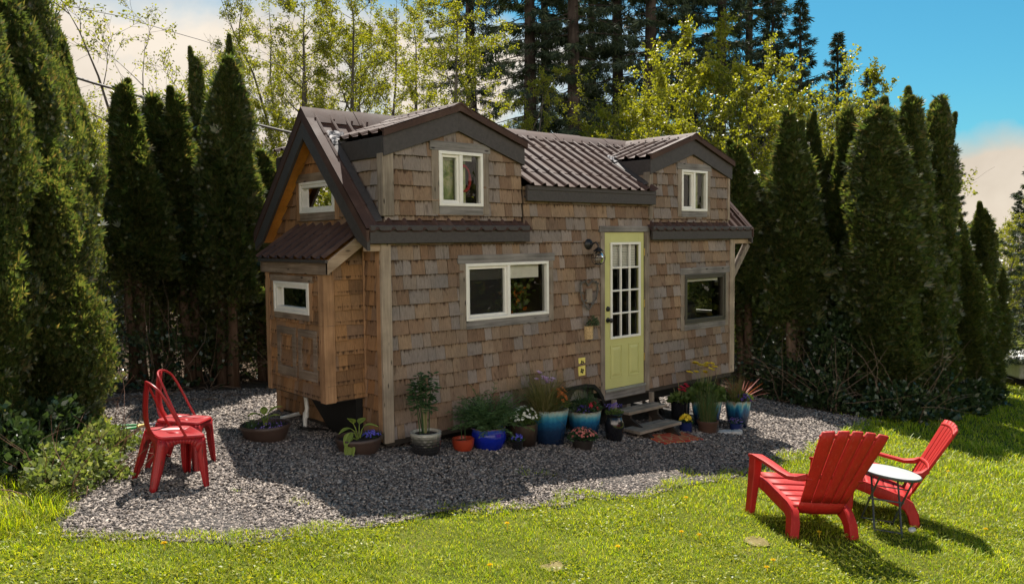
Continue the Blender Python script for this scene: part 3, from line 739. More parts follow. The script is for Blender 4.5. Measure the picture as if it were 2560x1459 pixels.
for x in (5.1, 5.75):
    mb = MB(); mb.box(x-.045, x+.045, 1.1, 1.19, gz(x,1.1), -.06); part('support_post', mb, M['pvc'])
mb = MB(); mb.beam((5.0,.6,-.1),(5.3,.6,gz(5.3,.6)),.06,.06); part('jack_leg', mb, M['black'])
mb = MB(); pbox(mb, Pf, 2.832, 2.952, .335, .56, 0., .022); pl_ = part('outlet_cover', mb, M['yellow'], bevel=.004)
mb = MB()
for z in (.395, .495):
    for k in range(4):
        a = k*math.pi/2 + .785*0 + .4; c = (2.892 + .020*math.cos(a), z + .020*math.sin(a))
        mb.prism([Pf(c[0]+.013*math.cos(t), c[1]+.017*math.sin(t), .0225) for t in np.linspace(0,5.5,8)], [Pf(c[0]+.013*math.cos(t), c[1]+.017*math.sin(t), .0235) for t in np.linspace(0,5.5,8)])
part('socket_slot', mb, M['black'], pl_)

# ------------------------------------------------------------------ things hung on the front wall
t = thing('wall_lantern', 'black caged onion lantern with round glass mounted on the shingles beside the door', 'lantern', (3.02,-.018,1.95), 0, None, (.88,.88,.88))
mb = MB(); n = 20
mb.grid([[(r*math.cos(2*math.pi*k/n), -o, .03 + r*math.sin(2*math.pi*k/n)) for k in range(n+1)] for r, o in [(.078,0),(.078,.012),(.062,.03),(.05,.045),(.03,.055),(.02,.075),(0,.08)]]); obj('back_plate', mb, M['iron'], t, False)
mb = MB(); mb.tube([(0,-.07,.03),(.02,-.13,.06),(.03,-.16,.02),(.03,-.165,-.03)], .012, 8); mb.lathe([(0,.02),(.03,.01),(.06,-.02),(.085,-.035),(.05,-.04)], (.03,-.165,-.03), 18); obj('arm', mb, M['iron'], t, False)
mb = MB(); mb.lathe([(.03,-.04),(.06,-.07),(.078,-.12),(.07,-.175),(.045,-.21),(.03,-.215)], (.03,-.165,-.03), 24); obj('globe', mb, M['glass_lamp'], t, False)
mb = MB(); c = Vector((.03,-.165,-.03))
for k in range(6):
    a = k*math.pi/3 + .2; mb.tube([c + Vector((r*math.cos(a), r*math.sin(a), z)) for r, z in ((.05,-.04),(.085,-.08),(.098,-.13),(.085,-.19),(.045,-.225))], .0035, 5)
mb.tube([c + Vector((.098*math.cos(a), .098*math.sin(a), -.13)) for a in np.linspace(0, 6.283, 25)], .0035, 5); mb.lathe([(.0,-.235),(.05,-.225),(.05,-.212),(0,-.21)], c, 16); obj('cage', mb, M['iron'], t, False)
M['lichen'] = plain('mossy twig', (.10,.095,.085), .9, var=.4, scale=60)
t = thing('twig_wreath', 'heart shaped wreath of grey twigs hanging between lantern and door', 'wreath', (3.0,-.025,1.36))
mb = MB()
for s in (-1, 1):
    pts = [(0,0,.10),(s*.07,-.01,.155),(s*.14,-.01,.14),(s*.165,-.01,.05),(s*.13,-.01,-.06),(s*.06,-.01,-.15),(0,-.01,-.20)]
    for j in range(3): mb.tube([(x+random.uniform(-.012,.012), y-random.uniform(0,.02), z+random.uniform(-.012,.012)) for x, y, z in pts], .006, 5)
for k in range(16):
    a = random.uniform(-3.1,3.1); p = Vector((.15*math.sin(a), -.02, .02+.15*math.cos(a))); mb.leaf(p, (random.gauss(0,1),-.4,random.gauss(0,1)), .06, .022)
obj('twig_ring', mb, M['lichen'], t, False)
mb = MB(); mb.box(-.05,.05,-.03,-.005,-.11,.06); obj('shingle_tag', mb, M['grey_z'], t, False)
M['wicker'] = plain('pale wicker', (.42,.30,.15), .8, var=.45, scale=55, bmp=.6)
M['sage'] = leaf_mat('grey green herb', [(.05,.08,.045),(.09,.13,.075),(.13,.17,.10)], .3)
t = thing('wall_basket', 'small wicker wall basket with a leafy green plant left of the door', 'basket', (3.005,-.02,.80))
mb = MB()
rows = []
for i in range(13):
    zz = -.01 + i*.014; rows.append([((.062 + .008*i/12 + .003*((i+k) % 2))*math.cos(a), -(.062 + .003*((i+k) % 2))*math.sin(a), zz) for k, a in enumerate(np.linspace(0, math.pi, 19))])
mb.grid(rows); mb.add([(.062*math.cos(a), -.062*math.sin(a), -.01) for a in np.linspace(0, math.pi, 12)], [tuple(range(12))]); obj('basket', mb, M['wicker'], t, False)
mb = MB()
for k in range(150):
    a = random.uniform(0,6.28); rr = random.uniform(0,.10); p = (rr*math.cos(a), -.05 - abs(rr*math.sin(a))*.8, .15 + random.uniform(0,.12)*(1-rr*4)); mb.leaf(p, (math.cos(a)*.7, -.5, random.uniform(.1,1)), .045, .018)
obj('foliage', mb, M['sage'], t, False)
# ------------------------------------------------------------------ furniture
def tilt(x, y, rz):
    e = .3; n = Vector((-(gz(x+e,y)-gz(x-e,y))/(2*e), -(gz(x,y+e)-gz(x,y-e))/(2*e), 1)).normalized()
    q = Vector((0,0,1)).rotation_difference(n)
    return (q.to_matrix() @ Matrix.Rotation(rz, 3, 'Z')).to_euler()
def worn_red(name, base, worn, amount, rough):
    m, nt, bs = new_mat(name); v = coords(nt); n = noise(nt, v, 9., 6., .7); n2 = noise(nt, coords(nt, (60,60,5)), 1., 4.)
    c = ramp(nt, n, [(.3, tuple(k*.75 for k in base)), (.7, base)])
    c = mix(nt, c, worn, mixfac(nt, ramp(nt, n2, [(.58, 0.), (.72, 1.)]), amount))
    nt.links.new(c, bs.inputs['Base Color']); bs.inputs['Roughness'].default_value = rough; bs.inputs['Specular IOR Level'].default_value = .32
    bump(nt, bs, n2, .08, .003); return m
M['tolix'] = worn_red('scuffed red enamel', (.33,.013,.016), (.06,.022,.018), .9, .4)
M['resin'] = worn_red('faded red resin', (.44,.016,.013), (.46,.085,.06), .5, .58)
def metal_chair():
    t = thing('metal_chair', 'red metal cafe chair in front, nearer the camera, its back to the hedge', 'chair', group='red metal chairs on the gravel')
    hs = .178
    mb = MB()
    # seat pan with rolled edge and shallow dish
    def loop(r, z, rc=.05):
        out = []
        for cx, cy, a0 in ((1,1,0),(-1,1,90),(-1,-1,180),(1,-1,270)):
            for k in range(5):
                a = rad(a0 + k*22.5); out.append((cx*(r-rc)+rc*math.cos(a), cy*(r-rc)+rc*math.sin(a), z))
        return out
    rows = [loop(.188,.415), loop(.190,.432), loop(.183,.443), loop(.165,.446), loop(.14,.440), loop(.06,.436,.03)]
    rows = [r + [r[0]] for r in rows]; mb.grid(rows); mb.add(loop(.06,.436,.03), [tuple(range(20))])
    def side(a, z): return hs + (.44 - z)*.125
    def sidept(k, a, z):
        o = side(a, z); p = [(a, -o), (o, a), (-a, o), (-o, -a)][k]; return (p[0], p[1], z)
    for k in range(4):       # arched aprons
        n = 12
        for i in range(n):
            qa, qb = [], []
            for j in (i, i+1):
                t_ = -1 + 2*j/n; a = t_*.125; zt = .418; zi = .30 + .085*math.sqrt(max(0, 1-t_*t_))
                qa.append((a*1.45 if abs(t_) == 1 else a*1.30, zt)); qb.append((a, zi))
            mb.add([sidept(k, *qa[0]), sidept(k, *qa[1]), sidept(k, *qb[1]), sidept(k, *qb[0])], [(0,1,2,3)], True)
    s = obj('seat', mb, M['tolix'], t, False); md = s.modifiers.new('sheet', 'SOLIDIFY'); md.thickness = .005
    for sx, sy in ((1,-1),(1,1),(-1,1),(-1,-1)):   # L-section legs
        mb = MB(); mb.sm
        def cor(z): o = side(0, z); return (sx*o, sy*o, z)
        for ax in (0, 1):
            rows = []
            for i in range(9):
                z = .418*(1 - i/8); w = .055 if z > .30 else .055
                z_ = z; o = side(0, z)
                full = .178 - .125 + .0
                if z > .30: inner = o - .128 if z < .385 else o - .10
                else: inner = .128 + (o - .036 - .128)*((.30 - z)/.30)
                if z > .30: inner = .128
                row = []
                for f in (0, .5, 1):
                    a = o + (inner - o)*f
                    bow = .006*math.sin(math.pi*f)
                    row.append((sx*a, sy*(o+bow), z) if ax == 0 else (sx*(o+bow), sy*a, z))
                rows.append(row)
            mb.grid(rows)
        # pressed rib on the outside corner
        pts = [(sx*(side(0,z)-.028), sy*(side(0,z)+.002), z) for z in (.27,.24,.12,.01)]; mb.tube(pts, [.004,.011,.010,.007], 7)
        l = obj('leg', mb, M['tolix'], t, False); md = l.modifiers.new('sheet', 'SOLIDIFY'); md.thickness = .004
    mb = MB(); pts = [(.03,-.182,.428)]
    pts += [(-.03,-.180,.52), (-.10,-.174,.64), (-.155,-.160,.735)]
    for a in np.linspace(0, 180, 13):
        pts.append((-.175 - .075*math.sin(rad(a)), -.150*math.cos(rad(a)), .765 + .085*math.sin(rad(a))**.8))
    pts += [(-.155,.160,.735), (-.10,.174,.64), (-.03,.180,.52), (.03,.182,.428)]
    mb.tube(pts, .0105, 10); obj('back_hoop', mb, M['tolix'], t, False)
    mb = MB(); rows = []
    for (x, z, w) in ((-.252,.845,.058),(-.258,.76,.06),(-.255,.65,.062),(-.242,.55,.064),(-.222,.485,.07),(-.190,.435,.085),(-.178,.40,.09)):
        rows.append([(x + .012*(1-abs(f)), f*w, z) for f in (-1,-.55,-.5,-.1,0,.1,.5,.55,1)])
    mb.grid(rows); b = obj('back_splat', mb, M['tolix'], t, False); md = b.modifiers.new('sheet', 'SOLIDIFY'); md.thickness = .005
    return t
c1 = metal_chair(); c1.location = (-2.30,-.44, gz(-2.30,-.44)-.012); c1.rotation_euler = tilt(-2.3,-.44, rad(0)); c1.scale = (.97,.97,.97)
c2 = dup(c1, (-2.03,.08, gz(-2.03,.08)-.012), 0, None, 'red metal cafe chair behind the other one, turned towards the house'); c2.rotation_euler = tilt(-2.03,.08, rad(-40))

def lawn_chair():
    t = thing('lawn_chair', 'red slatted lawn chair seen from behind, left of the little table', 'chair', group='red lawn chairs on the grass')
    # back: five flared slats
    def bp(u, s):    # u -1..1 across, s 0..1 up
        w = .215 + .125*s; x = -.195 - .335*s - .03*(1-u*u)*.9; z = .20 + .80*s + .03*(1-u*u)*s
        return Vector((x, u*w, z))
    mb = MB(); edges = [-1,-.60,-.20,.20,.60,1]; g = .028
    for k in range(5):
        a, b = edges[k]+ (g if k else 0), edges[k+1]-(g if k < 4 else 0)
        for lo, hi, a_, b_ in ((.14,.985,a,b),):
            rows = []
            for i in range(9):
                s = lo + (hi-lo)*i/8; s2 = min(s, .985)
                aa, bb = a_, b_
                if i == 8: aa += .03; bb -= .03
                rows.append([bp(aa + (bb-aa)*j/4, s2) for j in range(5)])
            mb.grid(rows)
    for lo, hi in ((0.0,.145),(.435,.475),(.915,.945)):
        mb.grid([[bp(-1+2*j/16, lo+(hi-lo)*i/2) + Vector((.004,0,0)) for j in range(17)] for i in range(3)])
    b = obj('backrest', mb, M['resin'], t, False); md = b.modifiers.new('thick', 'SOLIDIFY'); md.thickness = .022; md.offset = 0
    mb = MB()       # seat slats
    for k in range(6):
        x1 = .37 - k*.098; x0 = x1 - .088; f = lambda x: .245 + (x+.2)*.22 - .02*math.sin((x+.2)/.57*math.pi)
        mb.grid([[(x, y, f(x)) for y in (-.27,-.1,.1,.27)] for x in (x0, x0+.03, x1-.03, x1)])
    mb.grid([[(.37,y,.352) for y in (-.27,0,.27)], [(.392,y,.335) for y in (-.27,0,.27)], [(.39,y,.29) for y in (-.27,0,.27)]])
    s = obj('seat', mb, M['resin'], t, False); md = s.modifiers.new('thick', 'SOLIDIFY'); md.thickness = .02
    def bar(pts, name):
        """ribbon section swept: pts = (x, y, z, half width across y, half depth)"""
        mb = MB(); rings = []
        for i, (x, y, z, wy, dz) in enumerate(pts):
            p0 = pts[max(i-1,0)]; p1 = pts[min(i+1,len(pts)-1)]
            d = Vector((p1[0]-p0[0], p1[1]-p0[1], p1[2]-p0[2])).normalized(); side = Vector((0,1,0)); nn = d.cross(side).normalized()
            c = Vector((x,y,z)); rings.append([c - side*wy - nn*dz*.8, c - side*wy*.8 - nn*dz, c + side*wy*.8 - nn*dz, c + side*wy - nn*dz*.8, c + side*wy + nn*dz*.8, c + side*wy*.8 + nn*dz, c - side*wy*.8 + nn*dz, c - side*wy + nn*dz*.8])
        n = 8; base = [p for r in rings for p in r]
        fs = [(i*n+k, i*n+(k+1) % n, (i+1)*n+(k+1) % n, (i+1)*n+k) for i in range(len(rings)-1) for k in range(n)]
        fs += [tuple(range(n))[::-1], tuple(range((len(rings)-1)*n, len(rings)*n))]
        mb.add(base, fs, True); return obj(name, mb, M['resin'], t, False)
    for s in (-1, 1):
        bar([(.40,s*.335,.535,.058,.014),(.34,s*.335,.548,.058,.014),(.15,s*.338,.54,.052,.015),(-.08,s*.338,.515,.046,.016),(-.20,s*.325,.505,.045,.018),(-.29,s*.30,.525,.04,.022),(-.345,s*.262,.56,.028,.026)], 'armrest')
        bar([(.355,s*.335,.53,.045,.05),(.345,s*.335,.42,.040,.052),(.335,s*.338,.30,.036,.05),(.32,s*.343,.12,.032,.045),(.315,s*.345,0,.030,.04)], 'front_leg')
        bar([(.38,s*.288,.325,.026,.045),(.20,s*.285,.30,.028,.05),(.0,s*.278,.255,.032,.055),(-.14,s*.275,.225,.036,.055),(-.22,s*.280,.19,.042,.055),(-.265,s*.295,.12,.045,.05),(-.30,s*.31,0,.045,.042)], 'rear_leg')
    return t
a1 = lawn_chair(); a1.location = (2.29,-3.34, gz(2.29,-3.34)-.012); a1.rotation_euler = tilt(2.29,-3.34, rad(64))
a2 = dup(a1, (3.59,-3.45, gz(3.59,-3.45)-.012), 0, None, 'red slatted lawn chair seen from the side, right of the little table'); a2.rotation_euler = tilt(3.59,-3.45, rad(119))

M['tabletop'] = plain('pale grey table top', (.38,.41,.40), .45, var=.06)
M['tableleg'] = plain('grey enamelled tube', (.055,.065,.075), .4, .2)
tx, ty = 3.07, -3.72
t = thing('folding_table', 'small round grey folding table standing between the red lawn chairs', 'table', (tx, ty, gz(tx,ty)-.01)); t.rotation_euler = tilt(tx, ty, rad(40))
mb = MB(); mb.lathe([(0,.528),(.25,.528),(.262,.533),(.266,.541),(.262,.549),(.25,.552),(0,.553)], n=48); obj('tabletop', mb, M['tabletop'], t, False)
mb = MB(); mb.lathe([(.267,.524),(.272,.530),(.272,.545),(.267,.550)], n=48); obj('rim', mb, M['tableleg'], t, False)
for s in (-1, 1):
    mb = MB(); w = .145 if s > 0 else .12
    for y in (-w, w): mb.tube([(-s*.19, y, .525), (0, y, .27), (s*.19, y, .0)], .0095, 8)
    mb.tube([(s*.17,-w,.03),(s*.17,w,.03)], .007, 8); mb.tube([(-s*.19,-w,.52),(-s*.19,w,.52)], .008, 8); obj('leg', mb, M['tableleg'], t, False)
mb = MB(); mb.tube([(0,-.16,.27),(0,.16,.27)], .009, 8); mb.tube([(-.1,-.15,.42),(-.1,.13,.42)], .006, 8); obj('hinge_rod', mb, M['tableleg'], t, False)

# ------------------------------------------------------------------ steps, mat, small things on the ground
t = thing('wooden_steps', 'two grey weathered wooden treads on dark stringers below the green door', 'steps', (3.78,-.36, gz(3.78,-.4)))
for (a, b, y0, y1, z) in ((3.42,4.20,-.335,-.10,-.165), (3.29,4.13,-.625,-.34,-.345)):
    mb = MB(); m_ = (y0+y1)/2; mb.box(a, b, y0, m_-.004, z-.038, z); mb.box(a+.004, b-.003, m_+.004, y1, z-.038, z+.001); obj('tread', mb, M['tread'], t, True, .004)
M['dark_wood'] = wood('dark stringer board', [(.022,.017,.014),(.035,.028,.022),(.05,.04,.032)], 'y')
for x in (3.50, 4.05):
    mb = MB(); q_ = [(-.05,-.13),(-.05,-.24),(-.50,gz(x,-.5)-.01),(-.66,gz(x,-.66)-.01),(-.66,gz(x,-.66)+.05)]; mb.prism([(x-.02,a,b) for a,b in q_], [(x+.02,a,b) for a,b in q_])
    mb.box(x-.019, x+.019, -.30, -.21, gz(x,-.2), -.204); obj('stringer', mb, M['dark_wood'], t, True)
for x in (3.40, 4.16):
    mb = MB(); mb.box(x-.022, x+.022, -.13, -.075, gz(x,-.1), -.03); obj('post', mb, M['grey_z'], t, True)
def mat_mat():
    m, nt, bs = new_mat('leaf patterned coir'); v = coords(nt, (1,1,1)); vo = nd(nt, 'ShaderNodeTexVoronoi', feature='DISTANCE_TO_EDGE'); vo.inputs['Scale'].default_value = 7.5; nt.links.new(v, vo.inputs['Vector'])
    n = noise(nt, v, 6., 2.); n3 = noise(nt, v, 150., 2.)
    c = ramp(nt, n, [(.35, (.42,.03,.012)), (.5, (.55,.06,.02)), (.65, (.45,.13,.03))])
    c = mix(nt, (.48,.30,.12), c, ramp(nt, vo.outputs['Distance'], [(.03, 0.), (.07, 1.)])); c = mix(nt, c, ramp(nt, n3, [(.3, .7), (.7, 1.2)]), .8, 'MULTIPLY')
    nt.links.new(c, bs.inputs['Base Color']); bs.inputs['Roughness'].default_value = .95; bump(nt, bs, n3, .6, .01); return m
M['coir'] = mat_mat()
mb = MB(); rows = []
for i in range(9):
    x = 3.46 + .80*i/8; rows.append([(x + .03*j/5, -.87 + .35*j/5, gz(x, -.87+.35*j/5) + .028 + random.uniform(0,.004)) for j in range(6)])
mb.grid(rows); mb.grid([[(p[0], p[1], p[2]-.02) for p in r] for r in rows])
b = [rows[0][j] for j in range(6)] + [rows[i][5] for i in range(1,9)] + [rows[8][j] for j in range(4,-1,-1)] + [rows[i][0] for i in range(7,0,-1)]
for i in range(len(b)):
    p, q = b[i], b[(i+1) % len(b)]; mb.add([p, q, (q[0],q[1],q[2]-.02), (p[0],p[1],p[2]-.02)], [(0,1,2,3)])
mt = obj('doormat', mb, M['coir']); tag(mt, 'red and orange leaf patterned doormat lying on the gravel below the steps', 'doormat')
M['stone'] = plain('pale stone', (.50,.48,.45), .9, var=.25, scale=20, bmp=.5)
for (x, y, r, lab) in ((5.06,-.66,.15,'flat pale grey stone slab lying left in front of the striped blue pot'), (5.20,-.74,.13,'white stone slab overlapping the grey one in front of the striped blue pot')):
    mb = MB(); n = 9; top = [(x + r*random.uniform(.75,1.1)*math.cos(2*math.pi*k/n), y + r*.62*random.uniform(.75,1.1)*math.sin(2*math.pi*k/n)) for k in range(n)]
    zz = gz(x,y) + (.035 if r > .14 else .05)
    mb.prism([(a, b, gz(a,b)-.01) for a, b in top], [(a + (x-a)*.1, b + (y-b)*.1, zz + random.uniform(-.006,.006)) for a, b in top]); tag(obj('stone_slab', mb, M['stone'], bevel=.006), lab, 'stone', 'flat stones by the pots')
mb = MB(); mb.lathe([(0,0),(.045,.0),(.052,.012),(.04,.026),(0,.03)], (0,0,0), 18); o = obj('white_lid', mb, M['pvc'], loc=(3.20,-3.94,gz(3.20,-3.94)+.025)); o.scale = (1,.6,1); tag(o, 'small white plastic lid lying in the grass behind the folding table legs', 'lid')
M['hose'] = plain('green rubber hose', (.02,.26,.06), .4, var=.2); M['hosegrey'] = plain('grey hose end', (.12,.12,.17), .4)
t = thing('garden_hose', 'green garden hose with brass coupling lying on the gravel behind the metal chairs', 'hose', (-2.2,1.6,gz(-2.2,1.6)))
P_ = lambda x, y, dz=0: (x, y, gz(x, y)+.022+dz)
mb = MB(); mb.tube([P_(-3.0,1.75),P_(-2.6,1.78),P_(-2.2,1.85,.01),P_(-1.98,1.80,.02),P_(-1.87,1.74,.03)], .012, 8)
mb.tube([P_(-1.93,1.62,.03),P_(-2.08,1.55,.03),P_(-2.24,1.44,.0),P_(-2.30,1.36),P_(-2.22,1.33),P_(-2.0,1.42),P_(-1.7,1.56),P_(-1.5,1.7)], .013, 8); obj('tube', mb, M['hose'], t, True)
mb = MB(); mb.tube([P_(-1.93,1.62,.03),P_(-1.90,1.64,.035),P_(-1.86,1.67,.035),P_(-1.83,1.69,.035)], [.017,.019,.016,.018], 8); obj('coupling', mb, M['brass'], t, True)
mb = MB(); mb.tube([P_(-1.83,1.69,.035),P_(-1.7,1.76,.03),P_(-1.5,1.9,.0)], .014, 8); obj('hose_end', mb, M['hosegrey'], t, True)

# ------------------------------------------------------------------ pots and their plants
def glaze(name, stops, streak=.0, rough=.18, coat=.3, wob=0.):
    m, nt, bs = new_mat(name); tc = nd(nt, 'ShaderNodeTexCoord'); sp = nd(nt, 'ShaderNodeSeparateXYZ'); nt.links.new(tc.outputs['Generated'], sp.inputs[0])
    n = noise(nt, coords(nt, (22,22,1.2)), 1., 3.); ad = nd(nt, 'ShaderNodeMath', operation='MULTIPLY_ADD', i_1=streak, i_2=-streak/2); nt.links.new(n, ad.inputs[0])
    a2 = nd(nt, 'ShaderNodeMath', operation='ADD'); nt.links.new(sp.outputs[2], a2.inputs[0]); nt.links.new(ad.outputs[0], a2.inputs[1])
    c = ramp(nt, a2.outputs[0], stops); n2 = noise(nt, coords(nt), 30., 3.)
    c = mix(nt, c, ramp(nt, n2, [(.3,.8),(.7,1.15)]), .7, 'MULTIPLY')
    nt.links.new(c, bs.inputs['Base Color']); bs.inputs['Roughness'].default_value = rough; bs.inputs['Coat Weight'].default_value = coat; return m
teal = [(0,(.006,.012,.035)),(.45,(.01,.03,.075)),(.68,(.012,.10,.22)),(.82,(.05,.26,.36)),(.93,(.30,.42,.40)),(1,(.28,.24,.17))]
G_ = dict(brown=plain('brown plastic', (.055,.034,.026), .5), scale=glaze('black scale glaze', [(0,(.012,.012,.013)),(.55,(.022,.022,.023)),(.8,(.10,.10,.085)),(1,(.42,.42,.36))], .2),
  red=plain('red brown glaze', (.30,.040,.016), .3), blue=glaze('cobalt glaze', [(0,(.004,.010,.16)),(.8,(.006,.02,.32)),(.95,(.05,.10,.45)),(1,(.30,.14,.06))], .1, .12, .5),
  navy=plain('dark blue glaze', (.012,.02,.09), .25), barrel=glaze('mottled brown glaze', [(0,(.010,.007,.006)),(.5,(.028,.017,.012)),(1,(.055,.036,.025))], .9, .3),
  teal=glaze('teal to navy glaze', teal, .16), stripe=glaze('striped teal glaze', teal, .75), black=plain('black glaze', (.010,.010,.012), .12, coat=.5), dark=plain('dark plastic pot', (.02,.016,.014), .5), terra=plain('dark terracotta', (.07,.035,.022), .7))
M['soil'] = plain('potting soil', (.022,.014,.010), .95, var=.6, scale=70, bmp=.8)
LF = dict(hosta=leaf_mat('lime hosta leaves', [(.20,.26,.05),(.26,.33,.07),(.16,.22,.04)], .35), dark=leaf_mat('dark leaves', [(.025,.055,.022),(.035,.075,.028),(.05,.10,.035)], .3),
  grass=leaf_mat('tawny grass', [(.10,.12,.035),(.17,.16,.06),(.26,.21,.10)], .35), fern=leaf_mat('feathery leaves', [(.05,.10,.035),(.075,.14,.05),(.10,.17,.07)], .35), cord=leaf_mat('red spikes', [(.22,.035,.025),(.32,.07,.05),(.38,.16,.11)], .35),
  mid=leaf_mat('mid green leaves', [(.05,.09,.02),(.08,.13,.03),(.11,.17,.04)], .35), stem=plain('green stem', (.20,.20,.07), .6))
def petals(name, *c): return leaf_mat(name, list(c), .25, .5)
FL = dict(white=petals('white petals', (.75,.75,.70),(.8,.8,.78)), blue=petals('lobelia blue', (.09,.09,.55),(.16,.14,.65)), pink=petals('salmon petals', (.5,.10,.09),(.6,.25,.18),(.45,.08,.10)), orange=petals('orange petals', (.6,.13,.02),(.65,.22,.04)), red=petals('deep red petals', (.40,.015,.03),(.5,.03,.07)), yellow=petals('yellow petals', (.72,.50,.02),(.78,.60,.05)), violet=petals('violet petals', (.16,.10,.42),(.25,.16,.5)), lilac=petals('lilac petals', (.55,.32,.62),(.65,.45,.70),(.7,.6,.7)), purple=petals('dark purple petals', (.05,.03,.16),(.09,.05,.25)))
def flower(mb, p, r, n=5, d=(0,-.3,1)):
    d = Vector(d).normalized(); a = d.orthogonal().normalized(); b = d.cross(a); p = Vector(p)
    for k in range(n):
        t = 2*math.pi*k/n + random.random()*.3; o = a*math.cos(t) + b*math.sin(t); mb.leaf(p, o + d*.35, r, r*.7, d.cross(o), .1)
def potted(name, label, x, y, prof, mat_, plants, dz=0., wob=0., n=32, soil=None, cat='potted plant', scales=False):
    t = thing(name, label, cat, (x, y, gz(x,y)-.012+dz), 0, 'flower pots around the house')
    mb = MB()
    if scales:
        N = 96; rows = []
        zs = np.linspace(0, 1, 41); pr = np.array(prof)
        for zi in zs:
            z = zi*pr[-1][1]; r = np.interp(z, pr[:,1], pr[:,0]); k_ = z/.028; fr = k_ - math.floor(k_); ph = math.floor(k_) % 2
            rows.append([((r + (0 if zi > .93 else .007*(1 - abs(fr*2-1)*.0 - fr*.9)*(.45 + .55*abs(math.cos(7*(2*math.pi*k/N) + ph*math.pi/2)))))*math.cos(2*math.pi*k/N), (r + (0 if zi > .93 else .007*(1 - fr*.9)*(.45 + .55*abs(math.cos(7*(2*math.pi*k/N) + ph*math.pi/2)))))*math.sin(2*math.pi*k/N), z) for k in range(N+1)])
        mb.grid(rows); prof = prof + [(prof[-1][0]-.02, prof[-1][1]+.002), (prof[-1][0]-.03, prof[-1][1]-.05)]; mb.lathe(prof[-3:], n=48)
        mb.disc((0,0,0), prof[0][0]-.01, 30, .001)
    else:
        top = prof[-1]; full = [(0,.002)] + prof + [(top[0]-.008, top[1]+.006), (top[0]-.02, top[1]), (top[0]-.03, top[1]-.06)]; mb.lathe(full, n=n*3 if wob else n, wob=wob)
    obj('pot', mb, mat_, t, False, sharp=50)
    top = prof[-3] if scales else prof[-1]; mb = MB(); rs = top[0]-.015; zs_ = top[1] - .03
    mb.grid([[(rs*f*math.cos(a), rs*f*math.sin(a), zs_ + random.uniform(-.008,.008) + .012*(1-f)) for a in np.linspace(0, 2*math.pi, 25)] for f in (.02,.35,.7,1)]); obj('soil', mb, M['soil'], t, False)
    for pn, fn, mm in plants:
        mb = MB(); fn(mb, rs, zs_); obj(pn, mb, mm, t, False)
    return t
# plant makers
def mound(h, n, l, w, spread=1.15, ctr=(0,0)):
    def f(mb, r, z):
        for _ in range(n):
            a = random.uniform(0,6.283); q = math.sqrt(random.random()); rr = r*spread*q; hh = h*math.sqrt(max(0,1-q*q*.8))*random.uniform(.35,1)
            p = (ctr[0]+rr*math.cos(a), ctr[1]+rr*math.sin(a), z+hh); mb.leaf(p, (math.cos(a)*q+random.gauss(0,.5), math.sin(a)*q+random.gauss(0,.5), random.uniform(.1,1)), l*random.uniform(.7,1.2), w, None, .15)
        for _ in range(n//14):
            a = random.uniform(0,6.283); q = random.random()*spread; mb.tube([(ctr[0],ctr[1],z-.01),(ctr[0]+r*q*.6*math.cos(a),ctr[1]+r*q*.6*math.sin(a),z+h*.4),(ctr[0]+r*q*math.cos(a),ctr[1]+r*q*math.sin(a),z+h*.75)], .0025, 4, False)
    return f
def blooms(h, n, s, spread=1.1, pet=5, ctr=(0,0), lift=.02):
    def f(mb, r, z):
        for _ in range(n):
            a = random.uniform(0,6.283); q = math.sqrt(random.random())*.98; rr = r*spread*q; hh = h*math.sqrt(max(0,1-q*q*.8)) + random.uniform(-.01,lift)
            flower(mb, (ctr[0]+rr*math.cos(a), ctr[1]+rr*math.sin(a), z+hh), s*random.uniform(.75,1.15), pet, (math.cos(a)*q, math.sin(a)*q-.3, .8))
    return f
def tuft(n, l, w, droop, up=1., r0=.5, jit=.35, ctr=(0,0)):
    def f(mb, r, z):
        for _ in range(n):
            a = random.uniform(0,6.283); q = random.random()*r0; mb.strap((ctr[0]+r*q*math.cos(a), ctr[1]+r*q*math.sin(a), z), (math.cos(a)*random.uniform(.1,1), math.sin(a)*random.uniform(.1,1), up+random.gauss(0,jit)), l*random.uniform(.6,1.1), w, droop*random.uniform(.5,1.4))
    return f
def fern(n, l, ctr=(0,0)):
    def f(mb, r, z):
        for _ in range(n):
            a = random.uniform(0,6.283); d = Vector((math.cos(a)*random.uniform(.3,1.1), math.sin(a)*random.uniform(.3,1.1), random.uniform(.35,1.3))).normalized(); p = Vector((ctr[0],ctr[1],z)); L_ = l*random.uniform(.6,1.1); pts = [p]
            for i in range(9):
                p = p + d*L_/9; d = (d + Vector((0,0,-.09))).normalized(); pts.append(p)
            mb.tube(pts, [.003]*9+[.001], 4, False)
            for i in range(2, 10):
                s = d.cross(Vector((0,0,1))).normalized()
                for sg in (-1,1):
                    for _k in range(2): mb.leaf(pts[i] - d*random.uniform(0,.03), s*sg*.8 + d*.7 + Vector((0,0,random.gauss(0,.25))), .05*(1.25-i/12)*l/.3, .009)
    return f
def hosta(leaves):
    def f(mb, r, z):
        for (dx, dy, h, l, w, ex, ey, ez) in leaves:
            p0 = Vector((dx*.15, dy*.15, z)); p1 = Vector((dx, dy, z+h)); mb.tube([p0, p0.lerp(p1,.5)+Vector((0,0,.03)), p1], [.008,.006,.004], 6, False)
            d = Vector((ex,ey,ez)).normalized(); s = d.cross(Vector((0,0,1))).normalized(); nn = s.cross(d); rows = []
            for i in range(9):
                t = i/8; ww = w*math.sin(math.pi*min(1, t**.75*.97+.02))*.5; c = p1 + d*l*t + Vector((0,0,-.35*l*t*t)); rows.append([c + s*ww*k + nn*(abs(k)*ww*.35 + .004*math.cos(k*9)) for k in (-1,-.66,-.33,0,.33,.66,1)])
            mb.grid(rows)
    return f
